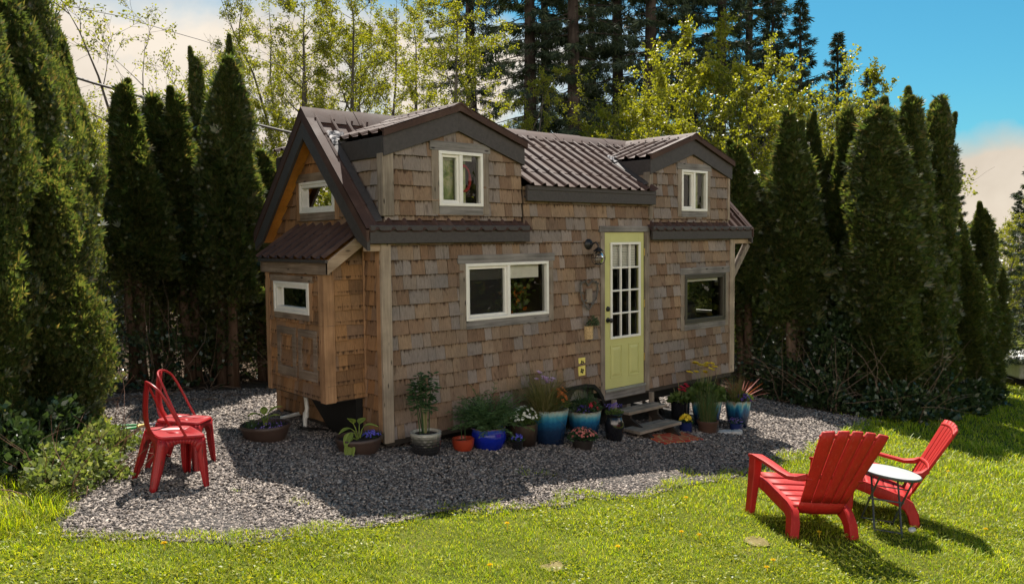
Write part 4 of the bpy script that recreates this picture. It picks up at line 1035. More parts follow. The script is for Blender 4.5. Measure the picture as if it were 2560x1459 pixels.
def shrub(h, nst, n, l, w, spread=.16):
    def f(mb, r, z):
        for s in range(nst):
            a = random.uniform(0,6.283); q = random.uniform(.02,.06); top = Vector((spread*math.cos(a)*random.uniform(.2,1), spread*math.sin(a)*random.uniform(.2,1), z+h*random.uniform(.75,1))); base = Vector((q*math.cos(a), q*math.sin(a), z)); mid = base.lerp(top,.5) + Vector((0,0,.04)); mb.tube([base, mid, top], [.006,.0045,.002], 6, False)
            for _ in range(n//nst):
                t = random.uniform(.35,1); p = base.lerp(mid, t*2) if t < .5 else mid.lerp(top, t*2-1); b = random.uniform(0,6.283); d = Vector((math.cos(b), math.sin(b), random.uniform(-.1,.7))); q2 = p + d*random.uniform(.02,spread*.6*(1.2-t)); mb.leaf(q2, d + Vector((0,0,-.3)), l*random.uniform(.7,1.2), w, None, .2)
    return f
def spikes(n, l, w, ctr=(0,0)):
    def f(mb, r, z):
        for k in range(n):
            a = k*2.4; e = .25 + 1.3*(1-k/n); mb.strap((ctr[0],ctr[1],z), (math.cos(a), math.sin(a), e), l*random.uniform(.75,1.1), w, .35, 6)
    return f
def stems(n, h, head, s, ctr=(0,0), spread=.5):
    def f(mb, r, z):
        for _ in range(n):
            a = random.uniform(0,6.283); q = random.uniform(0,spread); p = Vector((ctr[0]+q*r*math.cos(a), ctr[1]+q*r*math.sin(a), z+h*random.uniform(.7,1)))
            if head: 
                for j in range(3): flower(mb, p + Vector((random.gauss(0,.01),random.gauss(0,.01),random.gauss(0,.008))), s, 6)
            else: mb.tube([(ctr[0]+q*r*.3*math.cos(a), ctr[1]+q*r*.3*math.sin(a), z), p], .0025, 5, False)
    return f
bowlp = lambda R, h: [(R*.68,0),(R*.78,.02),(R*.90,h*.55),(R*.95,h*.82),(R*.99,h*.84),(R,h*.92),(R*.985,h)]
potted('flower_bowl', 'wide brown bowl left of the bay with an upright green hosta and blue flowers', -.90,.86, bowlp(.255,.18), G_['brown'],
  [('hosta', hosta([(-.05,0,.13,.17,.09,-1,-.2,.5),(.05,.02,.14,.18,.09,1,-.2,.75),(0,-.03,.08,.15,.07,-.5,-.6,.4),(.03,-.02,.09,.14,.07,.6,-.5,.5),(0,.02,.12,.15,.08,.2,.5,.8)]), LF['hosta']), ('grass', tuft(40,.16,.006,.5,1.4,.2,.3,(-.15,0)), LF['fern']), ('flowers', blooms(.03,60,.012,.95,4), FL['violet']), ('foliage', mound(.03,160,.02,.01,.95), LF['dark'])])
potted('flower_bowl', 'wide brown bowl at the house corner with drooping lime hosta leaves', -.30,.02, bowlp(.24,.17), G_['brown'],
  [('hosta', hosta([(-.12,-.06,.10,.16,.10,-.8,-.5,-.5),(-.10,-.02,.13,.15,.08,-.9,-.1,.15),(-.06,0,.17,.16,.10,-.35,-.2,.5),(.05,-.02,.13,.15,.09,.7,-.5,.25),(.02,.02,.15,.15,.09,.6,.3,.5),(-.16,-.10,.02,.19,.11,-.35,-.5,-.75)]), LF['hosta']), ('flowers', blooms(.06,90,.012,.45,4,(.13,-.03)), FL['blue']), ('foliage', mound(.06,150,.025,.012,.5,(.13,-.02)), LF['dark'])])
potted('glazed_pot', 'black scale textured pot with pale rim holding a tall dark leafy shrub', .27,-.33, [(.115,0),(.135,.04),(.150,.12),(.154,.2),(.156,.232),(.160,.25)], G_['scale'],
  [('stems', stems(6,.34,False,0,(0,0),.3), LF['stem']), ('foliage', shrub(.66,8,380,.070,.022,.15), LF['dark'])], scales=True)
potted('clay_bowl', 'small red brown bowl with a thin dark seedling beside the cobalt pot', .74,-.34, [(.055,0),(.085,.02),(.11,.07),(.118,.12),(.118,.15)], G_['red'],
  [('foliage', shrub(.36,2,60,.05,.012,.06), LF['dark'])])
potted('glazed_pot', 'shiny cobalt blue pot with feathery green plant spilling over', 1.10,-.33, [(.13,0),(.165,.05),(.192,.13),(.188,.19),(.178,.225),(.188,.25)], G_['blue'],
  [('foliage', fern(130,.52), LF['fern'])])
potted('small_pot', 'tiny black pot with blue lobelia in front of the mottled brown pot', 1.36,-.50, [(.055,0),(.068,.1),(.075,.13)], G_['black'],
  [('foliage', mound(.07,120,.03,.012), LF['dark']), ('flowers', blooms(.075,34,.016), FL['blue'])])
potted('glazed_pot', 'mottled brown barrel pot with white daisies', 1.585,-.36, [(.12,0),(.145,.08),(.158,.2),(.156,.27)], G_['barrel'],
  [('foliage', mound(.19,700,.045,.010,1.25), LF['mid']), ('flowers', blooms(.20,85,.019,1.25,9), FL['white'])])
potted('glazed_pot', 'large fluted teal pot with tawny grass and orange snapdragons', 2.00,-.34, [(.150,0),(.168,.02),(.195,.19),(.222,.36),(.232,.42)], G_['teal'],
  [('grass', tuft(560,.56,.006,1.0,1.0,.6,.4,(-.10,-.03)), LF['grass']), ('foliage', mound(.15,260,.05,.014,.6,(.12,-.02)), LF['mid']), ('flowers', blooms(.19,26,.034,.55,6,(.13,-.03),.08), FL['orange']), ('tall_flowers', stems(9,.46,True,.03,(.0,.05),.7), FL['lilac'])], wob=.012)
potted('plastic_pot', 'low dark pot overflowing with small salmon pink flowers', 2.20,-.69, [(.095,0),(.115,.09),(.125,.13)], G_['dark'],
  [('foliage', mound(.14,420,.035,.018,1.5), LF['dark']), ('flowers', blooms(.15,95,.017,1.5,6), FL['pink'])])
potted('glazed_pot', 'fluted teal pot with crimson and blue flowers in front of the wheel arch', 2.60,-.33, [(.135,0),(.15,.02),(.175,.16),(.20,.32),(.207,.37)], G_['teal'],
  [('foliage', mound(.15,420,.045,.018,1.0), LF['dark']), ('stems', tuft(120,.34,.004,.35,2.2,.6,.4), LF['dark']), ('herb', mound(.20,260,.03,.010,.5,(.12,.02)), M['sage']), ('flowers', blooms(.13,16,.028,.5,7,(.02,-.1)), FL['red']), ('small_flowers', blooms(.10,50,.015,.5,4,(-.10,-.08)), FL['purple'])], wob=.012)
potted('glazed_urn', 'glossy black urn with purple lavender left of the steps', 2.93,-.52, [(.085,0),(.10,.05),(.118,.17),(.118,.25),(.095,.30),(.088,.315),(.110,.35)], G_['black'],
  [('foliage', mound(.09,200,.03,.010,1.1), LF['mid']), ('flowers', stems(26,.15,True,.011,(0,0),1.2), FL['violet'])])
potted('glazed_pot', 'tall black cylinder pot with a red geranium right of the steps', 4.80,-.10, [(.12,0),(.125,.15),(.13,.32),(.135,.36)], G_['black'],
  [('foliage', mound(.14,200,.07,.05,1.1), LF['mid']), ('stems', stems(8,.30,False,.0,(-.02,0),.7), LF['stem']), ('flowers', stems(7,.28,True,.03,(-.02,0),.9), FL['red'])])
potted('small_pot', 'small ribbed blue pot with bright yellow pansies', 4.48,-.43, [(.075,0),(.085,.03),(.082,.06),(.088,.09),(.086,.12),(.092,.15)], G_['navy'],
  [('foliage', mound(.07,110,.04,.025), LF['dark']), ('flowers', blooms(.11,46,.030,.95,5,(0,0),.03), FL['yellow'])])
potted('clay_pot', 'dark terracotta pot with a tall hazy grass plant', 4.80,-.56, [(.11,0),(.135,.13),(.148,.15),(.15,.18)], G_['terra'],
  [('foliage', tuft(420,.40,.004,.28,2.6,.75,.5), LF['fern']), ('seed_heads', tuft(110,.46,.003,.25,2.8,.9,.5), LF['grass'])])
potted('glazed_pot', 'wide blue pot half hidden by the grass plant, with yellow daylilies on tall stems', 5.14,-.30, [(.15,0),(.17,.1),(.20,.28),(.215,.40)], G_['stripe'],
  [('foliage', mound(.26,420,.085,.07,1.25,(-.05,0)), LF['mid']), ('stems', stems(12,.60,False,0,(-.05,0),1.2), LF['stem']), ('flowers', stems(12,.60,True,.04,(-.05,0),1.3), FL['yellow']), ('herb', tuft(160,.36,.004,.3,2.,.8,.5), LF['fern'])])
potted('glazed_pot', 'striped teal and navy pot with red spiky cordyline at the far end', 5.74,-.42, [(.12,0),(.135,.04),(.165,.2),(.185,.36),(.19,.40)], G_['stripe'],
  [('spikes', spikes(30,.46,.028,(.06,0)), LF['cord']), ('foliage', mound(.16,420,.05,.024,1.1), LF['mid']), ('grass', tuft(120,.42,.004,.3,2.2,.5,.4,(-.10,0)), LF['grass']), ('flowers', blooms(.12,22,.032,.7,6,(-.03,-.1)), FL['purple'])])
potted('small_pot', 'small dark blue pot with violet flowers in front of the striped pot', 5.33,-.66, [(.08,0),(.09,.04),(.088,.08),(.098,.14)], G_['navy'],
  [('foliage', mound(.09,160,.025,.010,1.2), LF['dark']), ('flowers', blooms(.10,60,.011,1.25,4), FL['violet'])])
# ------------------------------------------------------------------ ground
def leaves_np(P, D, l, w, r, fold=.25):
    n = len(P); D = D/np.linalg.norm(D, axis=1, keepdims=True); q = r.normal(size=(n,3)); S = np.cross(D, q); S /= np.linalg.norm(S, axis=1, keepdims=True) + 1e-9; N = np.cross(D, S)
    l = np.broadcast_to(l, n)[:,None]; w = np.broadcast_to(w, n)[:,None]
    mid = P + D*l*.45; V = np.stack([P, mid + S*w*.5 + N*w*fold, P + D*l, mid - S*w*.5 + N*w*fold], 1)
    return V.reshape(-1,3), np.arange(n*4).reshape(n,4)
def lump(x, y, s=1.):
    return (np.sin(x*1.3*s+1.7*np.sin(y*.9*s)) + np.sin(y*1.7*s+1.3*np.sin(x*1.1*s+2)) + .6*np.sin((x+y)*2.9*s+1) + .5*np.sin((x-y)*4.1*s))/3.1
PAD = [(-3.30,-1.28),(-2.99,-1.53),(-2.56,-1.73),(-2.40,-1.85),(-2.01,-1.84),(-1.49,-1.90),(-1.0,-1.90),(-.6,-1.86),(-.37,-1.97),(.25,-2.07),(1.11,-2.11),(1.33,-2.2),(2.24,-2.16),(3.25,-2.15),(4.27,-2.03),(5.0,-1.84),(6.28,-1.58),(7.7,-1.25),(8.9,-.95),
       (9.3,-.9),(8.9,-.2),(9.1,.8),(9.6,1.9),(9.0,3.4),(4,4.2),(1,4.15),(-.9,4.1),(-1.7,4.0),(-2.0,2.3),(-2.3,1.5),(-2.75,.3),(-3.1,-.6)]
def in_poly(x, y, P):
    r = np.zeros(x.shape, bool); n = len(P)
    for i in range(n):
        (x0,y0),(x1,y1) = P[i], P[(i+1) % n]
        c = ((y0 > y) != (y1 > y)); t = np.where(c, (y - y0)/((y1-y0) if y1 != y0 else 1e-9), 0); r ^= c & (x < x0 + t*(x1-x0))
    return r
def pad_mask(x, y, e=.07): return in_poly(x + e*lump(x*3, y*3), y + e*lump(y*3+5, x*3), PAD)
def sheet(name, xs, ys, mat_, mask=None, dz=0.):
    X, Y = np.meshgrid(xs, ys, indexing='ij'); Z = gza(X, Y) + dz + .012*lump(X*1.1, Y*1.1)*(np.abs(X) < 12)*(np.abs(Y) < 10)
    V = np.stack([X,Y,Z],-1).reshape(-1,3); n, m = X.shape; I = np.arange(n*m).reshape(n,m)
    F = np.stack([I[:-1,:-1],I[1:,:-1],I[1:,1:],I[:-1,1:]],-1).reshape(-1,4)
    if mask is not None:
        c = V[F].mean(1); F = F[mask(c[:,0], c[:,1])]; u, inv = np.unique(F, return_inverse=True); V = V[u]; F = inv.reshape(-1,4)
    me = np_mesh(name, V, F); me.polygons.foreach_set('use_smooth', np.ones(len(F), bool)); return link(name, me, mat_)
def ground_mat(name, stops, scale, bmp=.5, s2=60., fine=(.6,1.3)):
    m, nt, bs = new_mat(name); v = coords(nt); n = noise(nt, v, scale, 6., .65); n2 = noise(nt, v, s2, 4.)
    c = mix(nt, ramp(nt, n, stops), ramp(nt, n2, [(.3, fine[0]), (.7, fine[1])]), 1., 'MULTIPLY')
    nt.links.new(c, bs.inputs['Base Color']); bs.inputs['Roughness'].default_value = .95; bs.inputs['Specular IOR Level'].default_value = .1; bump(nt, bs, n2, bmp, .02); return m
M['turf'] = ground_mat('turf', [(.3,(.075,.095,.012)),(.5,(.10,.12,.014)),(.62,(.12,.13,.02)),(.75,(.15,.13,.05))], 2.4, .9, 70., (.35,1.4))
M['soil_g'] = ground_mat('bark litter', [(.3,(.045,.030,.020)),(.5,(.075,.052,.035)),(.7,(.14,.105,.07))], 5., .9)
M['grit'] = ground_mat('stone dust', [(.3,(.05,.046,.044)),(.6,(.085,.08,.075)),(.75,(.13,.115,.105))], 9., 1., 45., (.45,1.5))
far = np.concatenate([[-70,-50,-35,-25,-18], np.arange(-14, 27, .5), [30,36,45,60,80,110]]); fy = np.concatenate([[-45,-32,-24,-18], np.arange(-14, 14, .5), [16,20,26,34,45,60,80,110]])
setting(sheet('lawn', far, fy, M['turf']))
setting(sheet('gravel_pad', np.arange(-3.6, 10, .12), np.arange(-2.5, 4.6, .12), M['grit'], lambda x, y: pad_mask(x, y, .05), .006))
SOIL = [(-14,-.9),(-3.5,-.75),(-3.0,.2),(-2.4,1.4),(-2.1,2.4),(-1.8,3.9),(1,4.0),(4,4.0),(9,3.2),(9.4,1.9),(9.0,.8),(8.8,-.2),(9.3,-.75),(10.0,-1.0),(12,-.8),(14.8,-.35),(17.9,.2),(19.5,1.2),(21,6),(22,40),(-14,40)]
setting(sheet('bark_soil', np.arange(-13.5, 21.5, .35), np.arange(-1.2, 30, .35), M['soil_g'], lambda x, y: in_poly(x, y, SOIL), .012))

# loose stones
def stones(n, seed):
    r = np.random.default_rng(seed); cx, cy = -4.5, -7.1
    P = []
    while sum(len(p) for p in P) < n:
        d = np.exp(r.uniform(np.log(4.7), np.log(17), n*3)); a = r.uniform(rad(8), rad(86), n*3); x = cx + d*np.cos(a); y = cy + d*np.sin(a)
        k = pad_mask(x, y, .09) & ~((x > .05) & (x < 6.1) & (y > .35) & (y < 2.4)); P.append(np.stack([x[k], y[k]], -1))
    P = np.concatenate(P)[:n]; d = np.hypot(P[:,0]-cx, P[:,1]-cy)
    s = r.uniform(.008, .022, n)*np.clip(d/9., .9, 1.4)
    base = np.array([(1,0,0),(0,1,0),(-1,0,0),(0,-1,0),(.3,.3,1),(-.2,-.1,-1)], float); F0 = np.array([(0,1,4),(1,2,4),(2,3,4),(3,0,4),(1,0,5),(2,1,5),(3,2,5),(0,3,5)])
    B = base[None]*(1 + r.uniform(-.35,.35,(n,6,3))) * np.stack([r.uniform(.8,1.5,n), r.uniform(.6,1.,n), r.uniform(.4,.8,n)], -1)[:,None,:]
    a = r.uniform(0,6.283,n); b = r.uniform(-.7,.7,n); ca, sa, cb, sb = np.cos(a)[:,None], np.sin(a)[:,None], np.cos(b)[:,None], np.sin(b)[:,None]
    x, y, z = B[...,0], B[...,1], B[...,2]; z, x = z*cb - x*sb, z*sb + x*cb; x, y = x*ca - y*sa, x*sa + y*ca
    V = np.stack([x,y,z], -1)*s[:,None,None]; V[...,0] += P[:,0:1]; V[...,1] += P[:,1:2]; V[...,2] += (gza(P[:,0],P[:,1]) + .008 + s*.25)[:,None]
    F = (F0[None] + (np.arange(n)*6)[:,None,None]).reshape(-1,3); return np_mesh('gravel', V.reshape(-1,3), F)
def stone_mat():
    m, nt, bs = new_mat('crushed stone'); geo = nd(nt, 'ShaderNodeNewGeometry')
    c = ramp(nt, geo.outputs['Random Per Island'], [(0,(.062,.055,.053)),(.25,(.118,.102,.094)),(.5,(.182,.156,.139)),(.75,(.262,.222,.19)),(.93,(.35,.30,.255)),(1,(.45,.40,.35))])
    nt.links.new(c, bs.inputs['Base Color']); bs.inputs['Roughness'].default_value = .8; bs.inputs['Specular IOR Level'].default_value = .3; return m
setting(link('gravel', stones(88000, 5), stone_mat()), 'stuff')

# bare sandy spots in the lawn
M['sand'] = ground_mat('bare sandy soil', [(.3,(.14,.12,.04)),(.6,(.22,.18,.08)),(.75,(.30,.25,.14))], 8., .6)
for bx, by, br in ((1.42,-3.42,.14),(-.55,-3.05,.10),(-3.0,-1.42,.09)):
    setting(sheet('bare_patch', np.arange(bx-.4, bx+.4, .025), np.arange(by-.4, by+.4, .025), M['sand'], lambda x, y: np.hypot(x-bx, (y-by)*1.5) + .05*lump(x*9, y*9) < br, .010))

# grass blades
def blades(n, seed, rmin, rmax, a0, a1, hmin, hmax, w, keep):
    r = np.random.default_rng(seed); cx, cy = -4.5, -7.1
    d = np.exp(r.uniform(np.log(rmin), np.log(rmax), n)); a = r.uniform(rad(a0), rad(a1), n); x = cx + d*np.cos(a); y = cy + d*np.sin(a)
    k = keep(x, y); x, y, d = x[k], y[k], d[k]; m = len(x)
    cl = lump(x*2.2, y*2.2); cl2 = lump(x*7+3, y*7)
    h = r.uniform(hmin, hmax, m)*(1 + .5*cl + .45*cl2)*np.clip(d/7, .9, 1.9); wd = w*r.uniform(.6,1.3,m)*np.clip(d/6, .9, 3.)
    t = r.uniform(0, 6.283, m); lean = r.uniform(.2, 1.5, m)*h; sx, sy = np.cos(t), np.sin(t); dx, dy = -sy, sx
    sgn = np.where(r.random(m) < .5, 1, -1); dx, dy = dx*sgn, dy*sgn
    b = np.stack([x, y, gza(x, y) + .002 + .012*lump(x*1.1, y*1.1)*(np.abs(x) < 12)], -1)
    S = np.stack([sx, sy, 0*sx], -1)*wd[:,None]*.5; D1_ = np.stack([dx*lean*.35, dy*lean*.35, h*.6], -1); D2_ = np.stack([dx*lean, dy*lean, h*r.uniform(.7,1.,m)], -1)
    V = np.stack([b-S, b+S, b+D1_+S*.8, b+D1_-S*.8, b+D2_+S*.12, b+D2_-S*.12], 1); o = (np.arange(m)*6)[:,None]
    F = np.concatenate([o+np.array([[0,1,2,3]]), o+np.array([[3,2,4,5]])]); return np_mesh('grass', V.reshape(-1,3), F)
bald = [(1.42,-3.42,.10),(-.55,-3.05,.07),(-3.0,-1.42,.06)]
def keep_lawn(x, y):
    k = ~pad_mask(x, y, .10) & ~in_poly(x + .15*lump(x*2,y*2), y - .1, SOIL)
    for bx, by, br in bald: k &= (np.hypot((x-bx), (y-by)*1.5) + .05*lump(x*9, y*9)) > br
    return k
def weeds_in_pad(x, y): return pad_mask(x, y, .05) & ((lump(x*1.9+1, y*1.9) > .80) | ((np.hypot(x-1.0, y+1.35) < .09)) | (np.hypot(x-1.3, y+1.75) < .06)) & (y < .2)
M['grass'] = leaf_mat('lawn grass', [(.12,.20,.008),(.23,.34,.010),(.33,.42,.012),(.42,.45,.020),(.48,.46,.12)], .5, .45, .35, (1.3,1.25,.3), .6)
g1 = setting(link('grass', blades(520000, 3, 3.2, 30, 2, 92, .016, .046, .0050, keep_lawn), M['grass']), 'stuff')
g2 = setting(link('grass', blades(40000, 4, 4.6, 9, 30, 92, .02, .05, .005, weeds_in_pad), M['grass']), 'stuff')
def clover(n, seed):
    r = np.random.default_rng(seed); d = np.exp(r.uniform(np.log(3.2), np.log(14), n)); a = r.uniform(rad(2), rad(92), n); x = -4.5 + d*np.cos(a); y = -7.1 + d*np.sin(a)
    k = keep_lawn(x, y) & (lump(x*1.6+4, y*1.6) + .6*lump(x*6, y*6+2) > .05); x, y = x[k], y[k]; n = len(x)
    P = np.stack([x, y, gza(x,y) + .008 + .03*r.random(n)], -1); D = np.stack([r.normal(0,1,n), r.normal(0,1,n), r.uniform(-.1,.7,n)], -1)
    return np_mesh('clover', *leaves_np(P, D, r.uniform(.014,.034,n), r.uniform(.009,.018,n), r, .2))
M['clover'] = leaf_mat('clover and moss', [(.09,.14,.012),(.17,.23,.02),(.27,.31,.03),(.37,.39,.035),(.42,.42,.08)], .45, .45, .4, (1.3,1.25,.35), .5)
setting(link('clover', clover(170000, 8), M['clover']), 'stuff')
def fringe(x, y): return pad_mask(x, y, .10) & ~pad_mask(x + .22*lump(x*5,y*5), y - .13 - .12*lump(x*4+2,y*6), .12) & (y < -.3)
setting(link('grass_fringe', blades(420000, 9, 4.6, 17, 2, 92, .02, .06, .005, fringe), M['grass']), 'stuff')
def edge_keep(x, y): return (in_poly(x, y, [(-4.6,-1.2),(-3.35,-1.15),(-3.1,-.75),(-3.2,-.2),(-4.4,.1)]))
g3 = setting(link('tall_grass', blades(42000, 6, 4.2, 8, 70, 110, .05, .15, .005, edge_keep), M['grass']), 'stuff')
# dandelions and small clover
M['dandelion'] = petals('dandelion yellow', (.75,.50,.01),(.8,.6,.03))
for i, (x, y) in enumerate([(.86,-3.07),(.95,-3.18),(1.72,-2.48),(.08,-3.07),(1.05,-3.79),(.86,-3.85),(2.12,-3.60),(-1.06,-2.93),(-2.79,-1.76),(4.6,-3.3),(5.2,-2.9),(4.0,-4.3),(-.4,-2.35),(6.3,-3.1)]):
    mb = MB(); z = gz(x, y); 
    for k in range(3): 
        for j in range(9):
            a = j*.698 + k*.3; mb.leaf((x, y, z+.055), (math.cos(a), math.sin(a), .15+.4*k), .024-.004*k, .010)
    mb.tube([(x,y,z),(x+.005,y,z+.03),(x,y,z+.055)], .002, 4)
    tag(obj('dandelion', mb, M['dandelion']), 'yellow dandelion flower open in the sunlit grass', 'flower', 'dandelions in the lawn')

# ------------------------------------------------------------------ foliage clouds
def sprays_np(P, D, l, r, k=4, w=.20, ang=.62):
    """flat fans of scale leaves"""
    n = len(P); D = D/np.linalg.norm(D, axis=1, keepdims=True); q = r.normal(size=(n,3)); S = np.cross(D, q); S /= np.linalg.norm(S, axis=1, keepdims=True)
    Vs = []
    for i in range(k):
        t = (i/(k-1) - .5)*2*ang if k > 1 else 0; d = D*math.cos(t) + S*math.sin(t); s = np.cross(d, np.cross(D, S)); ll = (l*(1 - .25*abs(t)))[:,None]; ww = ll*w
        mid = P + d*ll*.5; Vs.append(np.stack([P, mid + s*ww*.5, P + d*ll, mid - s*ww*.5], 1))
    V = np.concatenate(Vs, 0); return V.reshape(-1,3), np.arange(len(V)*4).reshape(-1,4)
def merge(parts):
    V, F, o = [], [], 0
    for v, f in parts: V.append(v); F.append(f + o); o += len(v)
    return np.concatenate(V), np.concatenate(F)
def thuja_crown(seed, H, R, n, l, bare=0., leaders=(), sparse=.0):
    """columnar cedar: clumped sprays over an uneven tapering column"""
    r = np.random.default_rng(seed); ph = r.uniform(0, 6.28, 8)
    def prof(t): return np.clip(np.minimum((1-t)*2.1, 1)**.58*np.minimum(1, .80 + t*.7), .02, 1)
    def surf(t, a):
        return R*prof(t)*(1 + .19*np.sin(2*a+ph[0]+6*t) + .11*np.sin(3*a+ph[1]-9*t) + .10*np.sin(5*a+ph[2]+17*t) + .13*np.sin(19*t+ph[3]+2*a) + .07*np.sin(41*t+ph[6]+4*a))
    nc = n//14; t = bare + (1-bare)*r.random(nc*3); keep = (r.random(nc*3) < prof(t)*1.0 + .08); t = t[keep][:nc]; nc = len(t)
    a = r.uniform(0, 6.283, nc); tt = np.repeat(t, 14) + r.normal(0, .11/H, nc*14); aa = np.repeat(a, 14) + r.normal(0, 1, nc*14)*(.085/(surf(np.repeat(t,14), np.repeat(a,14)) + .12)); cr = np.repeat(r.uniform(.70, 1.14, nc)*(1 + .10*(r.random(nc) < .12)), 14)
    tt = np.where(tt > 1, 2 - tt - .03*r.random(len(tt)), tt); tt = np.clip(tt, bare*.9, 1.0); rr = surf(tt, aa)*cr*(1 - .22*r.random(len(tt))**2)
    ax = .12*R*np.sin(3*tt+ph[4]); ay = .12*R*np.sin(4*tt+ph[5])
    P = np.stack([ax + rr*np.cos(aa), ay + rr*np.sin(aa), tt*H], -1)
    D = np.stack([np.cos(aa)*.75, np.sin(aa)*.75, np.full_like(aa, .75)], -1) + r.normal(0, .38, (len(aa),3))
    pr = [sprays_np(P, D, l*r.uniform(.6,1.35,len(P))*(1 + 1.1*(r.random(len(P)) < .05)), r)]
    for (lx, ly, t0, t1, lr) in leaders:      # extra pointed tops
        m = int(n*.13); s = r.random(m); a = r.uniform(0,6.283,m); q = lr*1.25*(1-s)**.8*r.uniform(.6,1.15,m); P = np.stack([lx*(s) + q*np.cos(a), ly*s + q*np.sin(a), (t0+(t1-t0)*s)*H], -1)
        D = np.stack([np.cos(a)*.6, np.sin(a)*.6, np.full_like(a,.9)], -1) + r.normal(0,.35,(m,3)); pr.append(sprays_np(P, D, l*r.uniform(.6,1.2,m), r))
    # inner mass, so that the column is not see-through
    m = int(n*.35); t = bare + (1-bare)*r.random(m)*.92; a = r.uniform(0,6.283,m); q = surf(t,a)*r.uniform(.40,.74,m); P = np.stack([q*np.cos(a), q*np.sin(a), t*H], -1); D = r.normal(0,1,(m,3)) + np.array([0,0,.6]); pr.append(sprays_np(P, D, l*1.5*r.uniform(.7,1.2,m), r, 4, .28))
    if bare:       # thin leftovers on the bare stems
        m = int(n*.05); t = bare*r.random(m)**.6; a = r.uniform(0,6.283,m); q = R*r.uniform(.1,.9,m); P = np.stack([q*np.cos(a), q*np.sin(a), t*H+.2], -1); D = r.normal(0,1,(m,3)); pr.append(sprays_np(P, D, l*r.uniform(.6,1.2,m), r))
    return np_mesh('crown', *merge(pr))
def thuja_trunk(seed, H, R, bare, stems=2):
    rr = random.Random(seed); mb = MB()
    for s in range(stems):
        bx, by = rr.uniform(-.25,.25)*R, rr.uniform(-.25,.25)*R; pts = []
        for i in range(7):
            t = i/6; pts.append((bx*(1+t*.6) + rr.uniform(-.025,.025), by*(1+t*.6) + rr.uniform(-.025,.025), t*H*.80 - .05))
        r0 = rr.uniform(.05,.075); mb.tube(pts, [r0*1.25, r0, r0*.85, r0*.7, r0*.5, r0*.3, .008], 8)
    for k in range(int(26 + 70*bare)):         # dead twigs
        z = H*rr.uniform(.06, max(.35, bare+.1)); a = rr.uniform(0,6.283); l = R*rr.uniform(.5,1.25); d = Vector((math.cos(a), math.sin(a), rr.uniform(-.25,.5))); p = Vector((0,0,z)); pts = [p]
        for i in range(3): p = p + d*l/3; d = (d + Vector((rr.gauss(0,.3), rr.gauss(0,.3), rr.gauss(0,.3)))).normalized(); pts.append(p)
        mb.tube(pts, [.007,.005,.003,.0015], 4, False)
    return mb
M['thuja'] = leaf_mat('cedar sprays', [(.022,.040,.014),(.036,.060,.018),(.056,.082,.022),(.088,.110,.030),(.13,.10,.045)], .40, .36, .55, (2.4,2.2,1.0), .5)
M['bark'] = wood('fibrous red brown bark', [(.07,.042,.028),(.13,.085,.058),(.20,.145,.105)], 'z', .95, .1, False, .7)
VAR = {}
def variant(key, seed, H, R, n, l, bare, leaders=(), stems=2):
    t = bpy.data.meshes.new('trunk'); mb = thuja_trunk(seed, H, R, bare, stems); t.from_pydata(mb.v, [], mb.f); t.polygons.foreach_set('use_smooth', mb.sm); t.update(); t.materials.append(M['bark'])
    c = thuja_crown(seed, H, R, n, l, bare, leaders); c.materials.append(M['thuja']); VAR[key] = (t, c, H, R)
variant('fineA', 1, 4.3, .62, 84000, .050, .03, (), 3)
variant('fineB', 2, 4.3, .62, 78000, .051, .03, ((-.25,.1,.75,.98,.14),), 3)
variant('top', 3, 4.3, .36, 30000, .060, .40, ((.08,.05,.85,1.02,.08),), 2)
variant('topB', 4, 4.3, .36, 28000, .062, .30, ((-.12,.05,.8,.97,.09),), 2)
variant('full', 5, 5.5, .44, 38000, .064, .05, ((.12,-.05,.85,1.03,.1),), 2)
variant('fullB', 6, 5.5, .44, 36000, .066, .10, ((-.35,.1,.72,.95,.12),), 2)
def thuja(key, x, y, H, R, label, rz):
    t_, c_, h0, r0 = VAR[key]; e = thing('cedar_tree', label, 'tree', (x, y, gz(x,y)-.03), rz, 'columnar cedars around the yard', (R/r0*(1+.10*math.sin(x*7+y)), R/r0*(1-.10*math.sin(x*7+y)), H/h0)); e.rotation_euler = (rad(2.2*math.sin(x*5+1)), rad(2.2*math.sin(y*9+x)), rz)
    for nm, me in (('trunk', t_), ('crown', c_)):
        o = bpy.data.objects.new(nm, me); COL.objects.link(o); o.parent = e
    return e
